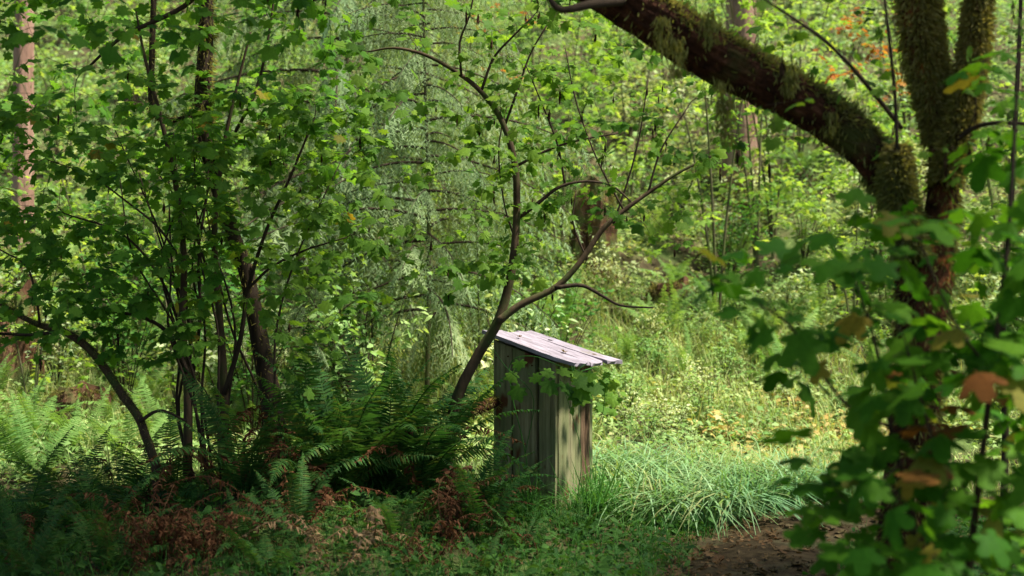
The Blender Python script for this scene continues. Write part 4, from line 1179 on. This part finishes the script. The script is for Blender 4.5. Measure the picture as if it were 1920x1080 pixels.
conifer(cpx(650, 15.5), 15.5, 7.0, 0.03, 'young drooping conifer behind the left thicket, farther back', .5, 6.8, 80, 2.6)
conifer(cpx(575, 11.8), 11.8, 1.5, 0.02, 'knee-high young conifer in the shade right of the thicket', .15, 1.4, 24, 1.0)
conifer(cpx(42, 16), 16, 17, 0.11, 'tall conifer with sunlit pinkish trunk at the far left', 8, 16.8, 14, 3.0)
conifer(cpx(1388, 18.5), 18.5, 20, 0.19, 'stout conifer trunk with reddish-brown bark above the pale shrubs', 10, 19.5, 12, 3.2)

# rotten stumps
def stump(px, Y, h, r0, label, seed):
    x = cpx(px, Y); rr = np.random.default_rng(seed); ph = rr.uniform(0, 6, 5)
    o = thing('rotten_stump', (x, Y, Hs(x, Y)), label, 'stump')
    P = np.array([[0, 0, -.2], [0, 0, h * .35], [.02, 0, h * .7], [.02, .02, h]]); P, R = smooth_line(P, np.array([r0 * 1.3, r0, r0 * .95, r0 * .8]), 14)
    V, q, t = tube(P, R, 26, True, lambda i, a: 1 + .10 * np.sin(5 * a[None] + ph[0]) + .06 * np.sin(11 * a[None] + ph[1] + .3 * i[:, None]) + rr.normal(0, .025, (len(i), len(a))))
    n = 14 * 26
    V[13 * 26:n, 2] += .25 * h * np.sin(np.arange(26) * .55 + ph[2]) * rr.uniform(.4, 1, 26)
    b = MB(); b.add(V, q, t); ob('trunk', b.build('trunk', M['stump'], False), o)
    l = (P + 0.0, R)
    ob('moss', scatter('moss', MOSSP, fuzz(l, 1500, .05, lambda n_, u_: .25 + .7 * (u_ > .7)), M['moss']), o)['kind'] = 'stuff'
stump(1110, 16.0, 0.85, 0.26, 'rounded reddish rotten stump on the bank behind the maple fork', 1)
stump(1255, 15.3, 0.32, 0.26, 'low dark rotten stump right of the box, among pale shrubs', 2)
stump(20, 13.2, 0.9, 0.26, 'dark brown rotten stump at the left edge', 3)
stump(150, 12.0, 0.35, 0.3, 'low brown stump in the sunlit ferns at the left', 4)

# ------------------------------------------------------------------ grasses, herbs, litter
def ground_mats(n, xr, yr, keep, size, upright=False, r=rng, zoff=0.0):
    out = []
    while sum(map(len, out)) < n:
        x = r.uniform(*xr, n * 2); y = r.uniform(*yr, n * 2)
        k = keep(x, y); x, y = x[k], y[k]
        out.append(np.c_[x, y, H(x, y) + zoff])
        if len(out) > 60: break
    p = np.concatenate(out)[:n]
    m = len(p)
    a = r.uniform(0, 6.28, m)
    if upright:
        sc_ = size[0] + (size[1] - size[0]) * r.uniform(0, 1, m)
        Mx = np.zeros((m, 4, 4)); ca, sa = np.cos(a), np.sin(a)
        lean = r.normal(0, .22, (m, 2))
        Mx[:, 0, 0] = ca; Mx[:, 1, 0] = sa; Mx[:, 0, 1] = -sa; Mx[:, 1, 1] = ca; Mx[:, 0, 2] = lean[:, 0]; Mx[:, 1, 2] = lean[:, 1]; Mx[:, 2, 2] = 1
        Mx[:, :3, :3] *= sc_[:, None, None]; Mx[:, :3, 3] = p; Mx[:, 3, 3] = 1
        return Mx
    return p
def in_cone(x, y, m=0.4): return np.abs(x) < m * y + 0.3
def noise2(x, y, f=1.0): return np.sin(1.9 * f * x + 1.1 * np.sin(1.3 * f * y)) * np.sin(1.6 * f * y + 1.3 * np.sin(1.7 * f * x + 1))

# tall blue-green grass between box and path
def keep_tall(x, y):
    e = ((x - 1.35) / 1.0) ** 2 + ((y - 9.3) / 0.65) ** 2 + .35 * noise2(x, y, 3)
    return (e < 1) & (path_dist(x, y) > 0.5) & ~((x < 0.62) & (y > 8.75) & (y < 9.4))
BL2 = [blade(1, b, w_, 6) for b, w_ in ((0.7, .012), (1.1, .017), (1.45, .022))]
tall = ob('tall_grass', scatter('tall_grass', BL2, ground_mats(3800, (0.3, 2.5), (8.5, 10.2), keep_tall, (.10, .60), True), M['grass_blue']))
tag(tall, 'tall blue-green arching grass between the box and the footpath', 'grass', kind='stuff')
meadow = ob('meadow_grass', scatter('meadow_grass', BLADES, ground_mats(26000, (-6, 6), (9.4, 15.5), lambda x, y: in_cone(x, y) & (noise2(x + 3, y, .9) + .5 * noise2(x, y, 2.7) > -.3), (.12, .46), True), M['grass']))
tag(meadow, 'pale yellow-green grass over the sunlit clearing', 'grass', kind='stuff')

def herb_mats(n, xr, yr, keep, leaf, hmax, per=8, spread=.09, r=rng):
    p = ground_mats(n, xr, yr, keep, None)
    q = np.repeat(p, per, 0); m = len(q)
    hh = np.repeat(r.uniform(.3, 1, len(p)), per)
    q = q + np.c_[r.normal(0, spread, m), r.normal(0, spread, m), hmax * hh * r.uniform(.15, 1, m)]
    return flat_leaf_mats(q, leaf * r.uniform(.5, 1.4, m), .5, r=r)
herbs = ob('undergrowth', scatter('undergrowth', DIA, herb_mats(10500, (-9, 9), (9.6, 19), lambda x, y: in_cone(x, y, .43) & ((y > 10.2) | (x < 0)) & (noise2(x, y, 1.3) + .6 * noise2(x, y, 3.1) > -.35), .06, .26), M['herb']))
tag(herbs, 'bright low undergrowth covering the clearing and hillside', 'undergrowth', kind='stuff')
h2 = ob('undergrowth', scatter('undergrowth', DIA, herb_mats(9000, (-16, 16), (18.5, 36), lambda x, y: in_cone(x, y, .43), .10, .38, 8, .2), M['shrub']))
tag(h2, 'green undergrowth covering the upper hillside', 'undergrowth', kind='stuff')
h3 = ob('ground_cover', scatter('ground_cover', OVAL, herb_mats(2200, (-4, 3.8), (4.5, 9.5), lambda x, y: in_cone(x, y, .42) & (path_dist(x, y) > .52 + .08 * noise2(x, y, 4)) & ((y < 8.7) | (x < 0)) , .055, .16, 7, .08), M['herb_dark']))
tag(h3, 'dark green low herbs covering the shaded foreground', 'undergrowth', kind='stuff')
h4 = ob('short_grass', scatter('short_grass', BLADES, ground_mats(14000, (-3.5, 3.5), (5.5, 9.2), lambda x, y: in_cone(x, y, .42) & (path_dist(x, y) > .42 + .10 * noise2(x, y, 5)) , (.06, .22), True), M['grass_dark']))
tag(h4, 'short dark grass along the shaded side of the path', 'grass', kind='stuff')
yl = herb_mats(170, (1.5, 3.4), (9.9, 12.6), lambda x, y: np.hypot(x - 2.4, (y - 11.2) * .75) < .85, .095, .24, 7)
yo = ob('yellow_leaf_patch', scatter('yellow_leaf_patch', VINE_LOW, yl, leaf_mat('buff_leaf', [(0.50, 0.42, 0.14), (0.45, 0.30, 0.10), (0.55, 0.46, 0.22)], .3, 1.2)))
tag(yo, 'patch of buff-yellow leaves in the sunlit clearing at the right', 'leaves', kind='stuff')

# dark tufts of grass round the foot of the box
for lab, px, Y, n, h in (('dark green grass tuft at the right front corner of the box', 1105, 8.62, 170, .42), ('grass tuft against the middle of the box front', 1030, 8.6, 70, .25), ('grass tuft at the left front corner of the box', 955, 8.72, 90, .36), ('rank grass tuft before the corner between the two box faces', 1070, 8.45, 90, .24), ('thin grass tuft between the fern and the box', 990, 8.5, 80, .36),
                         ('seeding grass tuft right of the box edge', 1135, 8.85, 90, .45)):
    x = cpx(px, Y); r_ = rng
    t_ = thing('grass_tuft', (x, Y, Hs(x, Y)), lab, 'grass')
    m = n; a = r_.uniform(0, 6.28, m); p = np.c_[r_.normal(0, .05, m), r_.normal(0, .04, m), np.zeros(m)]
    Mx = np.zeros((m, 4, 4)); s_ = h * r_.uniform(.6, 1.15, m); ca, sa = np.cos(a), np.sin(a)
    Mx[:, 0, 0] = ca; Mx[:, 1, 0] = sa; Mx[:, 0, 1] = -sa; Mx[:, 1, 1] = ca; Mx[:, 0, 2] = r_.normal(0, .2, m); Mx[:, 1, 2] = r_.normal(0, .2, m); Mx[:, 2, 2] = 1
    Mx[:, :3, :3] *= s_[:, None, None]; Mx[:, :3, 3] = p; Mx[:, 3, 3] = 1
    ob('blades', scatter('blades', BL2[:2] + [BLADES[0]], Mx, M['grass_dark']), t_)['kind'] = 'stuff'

# leaf litter
pp = ground_mats(4200, (-4, 3.6), (4.5, 9.4), lambda x, y: in_cone(x, y, .42) & ((path_dist(x, y) < .62) | (rng.uniform(0, 1, len(x)) < .3)), None, zoff=.022)
lit = ob('leaf_litter', scatter('leaf_litter', LITTER, flat_leaf_mats(pp, .05 * rng.uniform(.5, 1.4, len(pp)), .35), M['litter']))
tag(lit, 'scattered small dry brown leaves on path and forest floor', 'leaves', kind='stuff')
FL = [mesh('fallen_leaf', V * np.array([1, 1, 1]), t, M['litter'], True) for V, t in LITTER[:2]]
k = 0
while k < 46:
    x_, y_ = rng.uniform(.7, 2.2), rng.uniform(7.1, 8.6)
    if float(path_dist(np.array([x_]), np.array([y_]))[0]) > .5: continue
    m = flat_leaf_mats(np.array([[x_, y_, Hs(x_, y_) + .028]]), .085 * rng.uniform(.7, 1.3), .3)[0]
    o = ob('fallen_leaf', FL[k % 2], None, mat=Matrix(m.tolist()))
    tag(o, 'dry brown fallen maple leaf lying on the dirt footpath', 'leaf', 'fallen leaves on the footpath'); k += 1

# bramble trailing across the box front below the lid
vb = np.array([cpx(1000, 8.45), 8.45, 0.0]); vb[2] = Hs(vb[0], vb[1])
vl = [smooth_line([vb, at(985, 850, 8.45), at(960, 740, 8.5), at(958, 680, 8.52), at(1000, 668, 8.45), at(1060, 690, 8.42), at(1110, 700, 8.42)], [.004, .0038, .0034, .003, .0027, .0022, .0015], 34),
      smooth_line([vb + [.25, .05, 0], at(1090, 860, 8.5), at(1070, 770, 8.5), at(1050, 710, 8.46)], [.003, .0027, .002, .0015], 16),
      smooth_line([at(1110, 700, 8.42), at(1132, 730, 8.5), at(1130, 775, 8.55), at(1115, 800, 8.55)], [.0025, .002, .002, .0012], 12),
      smooth_line([at(985, 850, 8.45), at(1000, 745, 8.4), at(950, 690, 8.38), at(915, 640, 8.38)], [.0028, .0025, .002, .0015], 14)]
vt = thing('bramble', vb, 'leafy bramble trailing across the box front under the lid', 'bramble')
for l in vl:
    b = MB(); b.tube(*l, 5, False); ob('stem', b.build('stem', M['grass_dark'], True, vb), vt)
lp = [(975, 668), (965, 690), (990, 700), (1010, 690), (1030, 700), (1055, 708), (1075, 700), (1095, 712), (1115, 708), (1100, 728), (1065, 728), (1040, 685), (1120, 690), (985, 715), (1085, 688)]
lps = np.array([at(x_, y_, 8.42 + rng.uniform(-.06, .04)) for x_, y_ in lp])
m_ = mats_from(lps, np.c_[rng.normal(.2, .8, len(lps)), -.5 * np.ones(len(lps)), -.5 * np.ones(len(lps))], np.c_[rng.normal(0, .3, len(lps)), -.7 * np.ones(len(lps)), np.ones(len(lps))], .15 * rng.uniform(.8, 1.25, len(lps)))
n2_ = 30  # extra leaves added below the lid edge to shade the right face
ex = np.array([centre + u * (LU / 2 + rng.uniform(.05, .22)) + v * rng.uniform(-.30, .30) + np.array([0, 0, gz + rng.uniform(.62, .93)]) for _ in range(n2_)])
m2_ = mats_from(ex, np.c_[rng.normal(.3, .6, n2_), rng.normal(-.4, .4, n2_), -.6 * np.ones(n2_)], np.c_[rng.normal(.3, .3, n2_), rng.normal(-.3, .3, n2_), np.ones(n2_)], .12 * rng.uniform(.6, 1.2, n2_))
for q in ex[::3]:
    b = MB(); b.tube(np.array([at(1075, 700, 8.44), (at(1075, 700, 8.44) + q) / 2 + [0, 0, .05], q]), [.002, .0016, .001], 4, False); ob('stem', b.build('stem', M['grass_dark'], True, vb), vt)
for k, q in enumerate(np.concatenate([m_, m2_])):
    q = q.copy(); q[:3, 3] -= vb
    ob('leaf', LM['maple'][k % 3], vt, mat=Matrix(q.tolist()))

# ------------------------------------------------------------------ unseen trees added, crowns placed above the frame to shade the foreground
def shade_tree(x, y, h, crown_c, crown_r, n, label, seed, leaf=.21):
    r = np.random.default_rng(seed); z = Hs(x, y); base = np.array([x, y, z])
    root = thing('shade_maple', base, label, 'tree')
    c = np.array(crown_c, float)
    limbs = [smooth_line(np.array([[x, y, z - .1], [x + .1, y, z + h * .3], [x * .7 + c[0] * .3, y * .7 + c[1] * .3, z + h * .6], c]), np.array([.2, .15, .12, .03]), 30)]
    for k in range(7):
        e = c + unit(r.normal(0, 1, 3) * [1, 1, .4]) * crown_r * r.uniform(.6, .95); i = r.integers(14, 28); p = limbs[0][0][i]
        limbs.append(smooth_line(np.array([p, (p + e) / 2 + [0, 0, .3], e]), np.array([.06, .04, .01]), 14))
    b = MB(); b.tube(*limbs[0], 14); ob('trunk', b.build('trunk', M['bark'], True, base), root)
    b = MB()
    for l in limbs[1:]: b.tube(*l, 7)
    ob('limbs', b.build('limbs', M['bark'], True, base), root)
    tgt = []
    while len(tgt) < n * 1.3:
        p = r.uniform(-1, 1, 3)
        if p @ p > 1: continue
        tgt.append(c + p * [crown_r, crown_r, crown_r * .45])
    tw = grow(limbs, tgt, r, rmax=.012)
    b = MB()
    for P, R in tw: b.tube(P, R, 3, False)
    ob('twigs', b.build('twigs', M['twig'], True, base), root)['kind'] = 'stuff'
    Ms = twig_leaves(tw, leaf, (4, 6), r, span=.95)
    ob('crown', scatter('crown', VINE_LOW, Ms, M['maple'], off=base), root)
shade_tree(5.2, 5.0, 7.4, (4.6, 5.5, 7.2), 2.3, 170, 'unseen leafy maple right of the path, added to shade it', 41)
shade_tree(4.6, 2.6, 7.6, (2.2, 4.0, 7.4), 2.4, 170, 'unseen maple close on the right behind the sapling, added for shade', 42)
shade_tree(-3.4, 3.4, 7.0, (0.2, 5.6, 6.8), 2.3, 230, 'unseen maple left of the path bending over it, added for shade', 43)
shade_tree(-3.7, 8.4, 6.8, (-0.4, 7.1, 6.4), 1.5, 120, 'unseen slanting maple just beyond the left picture edge, added for shade', 44)
shade_tree(-3.9, 5.0, 6.5, (-1.9, 6.6, 6.3), 2.2, 200, 'unseen leafy maple left of the path near viewpoint, added for shade', 45)
shade_tree(-5.4, 7.4, 7.0, (-4.2, 7.6, 6.4), 2.0, 110, 'unseen leafy maple far beyond the left picture edge, added for shade', 46)
shade_tree(-1.8, -1.0, 7.0, (-0.6, 2.2, 6.4), 2.4, 140, 'unseen maple behind the viewpoint leaning over the path, added for shade', 47)
shade_tree(8.0, 6.6, 7.8, (7.4, 6.2, 7.4), 2.3, 130, 'unseen maple set back at the right, added for shade', 48)

for k, (a_, b_) in enumerate(sorted([(-.12, -.14), (.2, -.05), (-.05, .2), (.26, .16)], key=lambda q: proj(centre + u * q[0] + v * q[1])[0])):
    p = centre + u * a_ + v * b_ + np.array([0, 0, gz + TOP(a_) + .052 - .045 * (b_ + .25)])
    m = mats_from(p[None], np.array([[math.cos(k * 2.1), math.sin(k * 2.1), -.1]]), np.array([[.22, -.14, .96]]), .05 + .012 * (k % 3))[0]
    o = ob('fallen_leaf', FL[k % 2], None, mat=Matrix(m.tolist()))
    tag(o, 'small dry brown leaf on the slanted lid of the box, %s' % ordinal(k, 4), 'leaf', 'fallen leaves on the box lid')
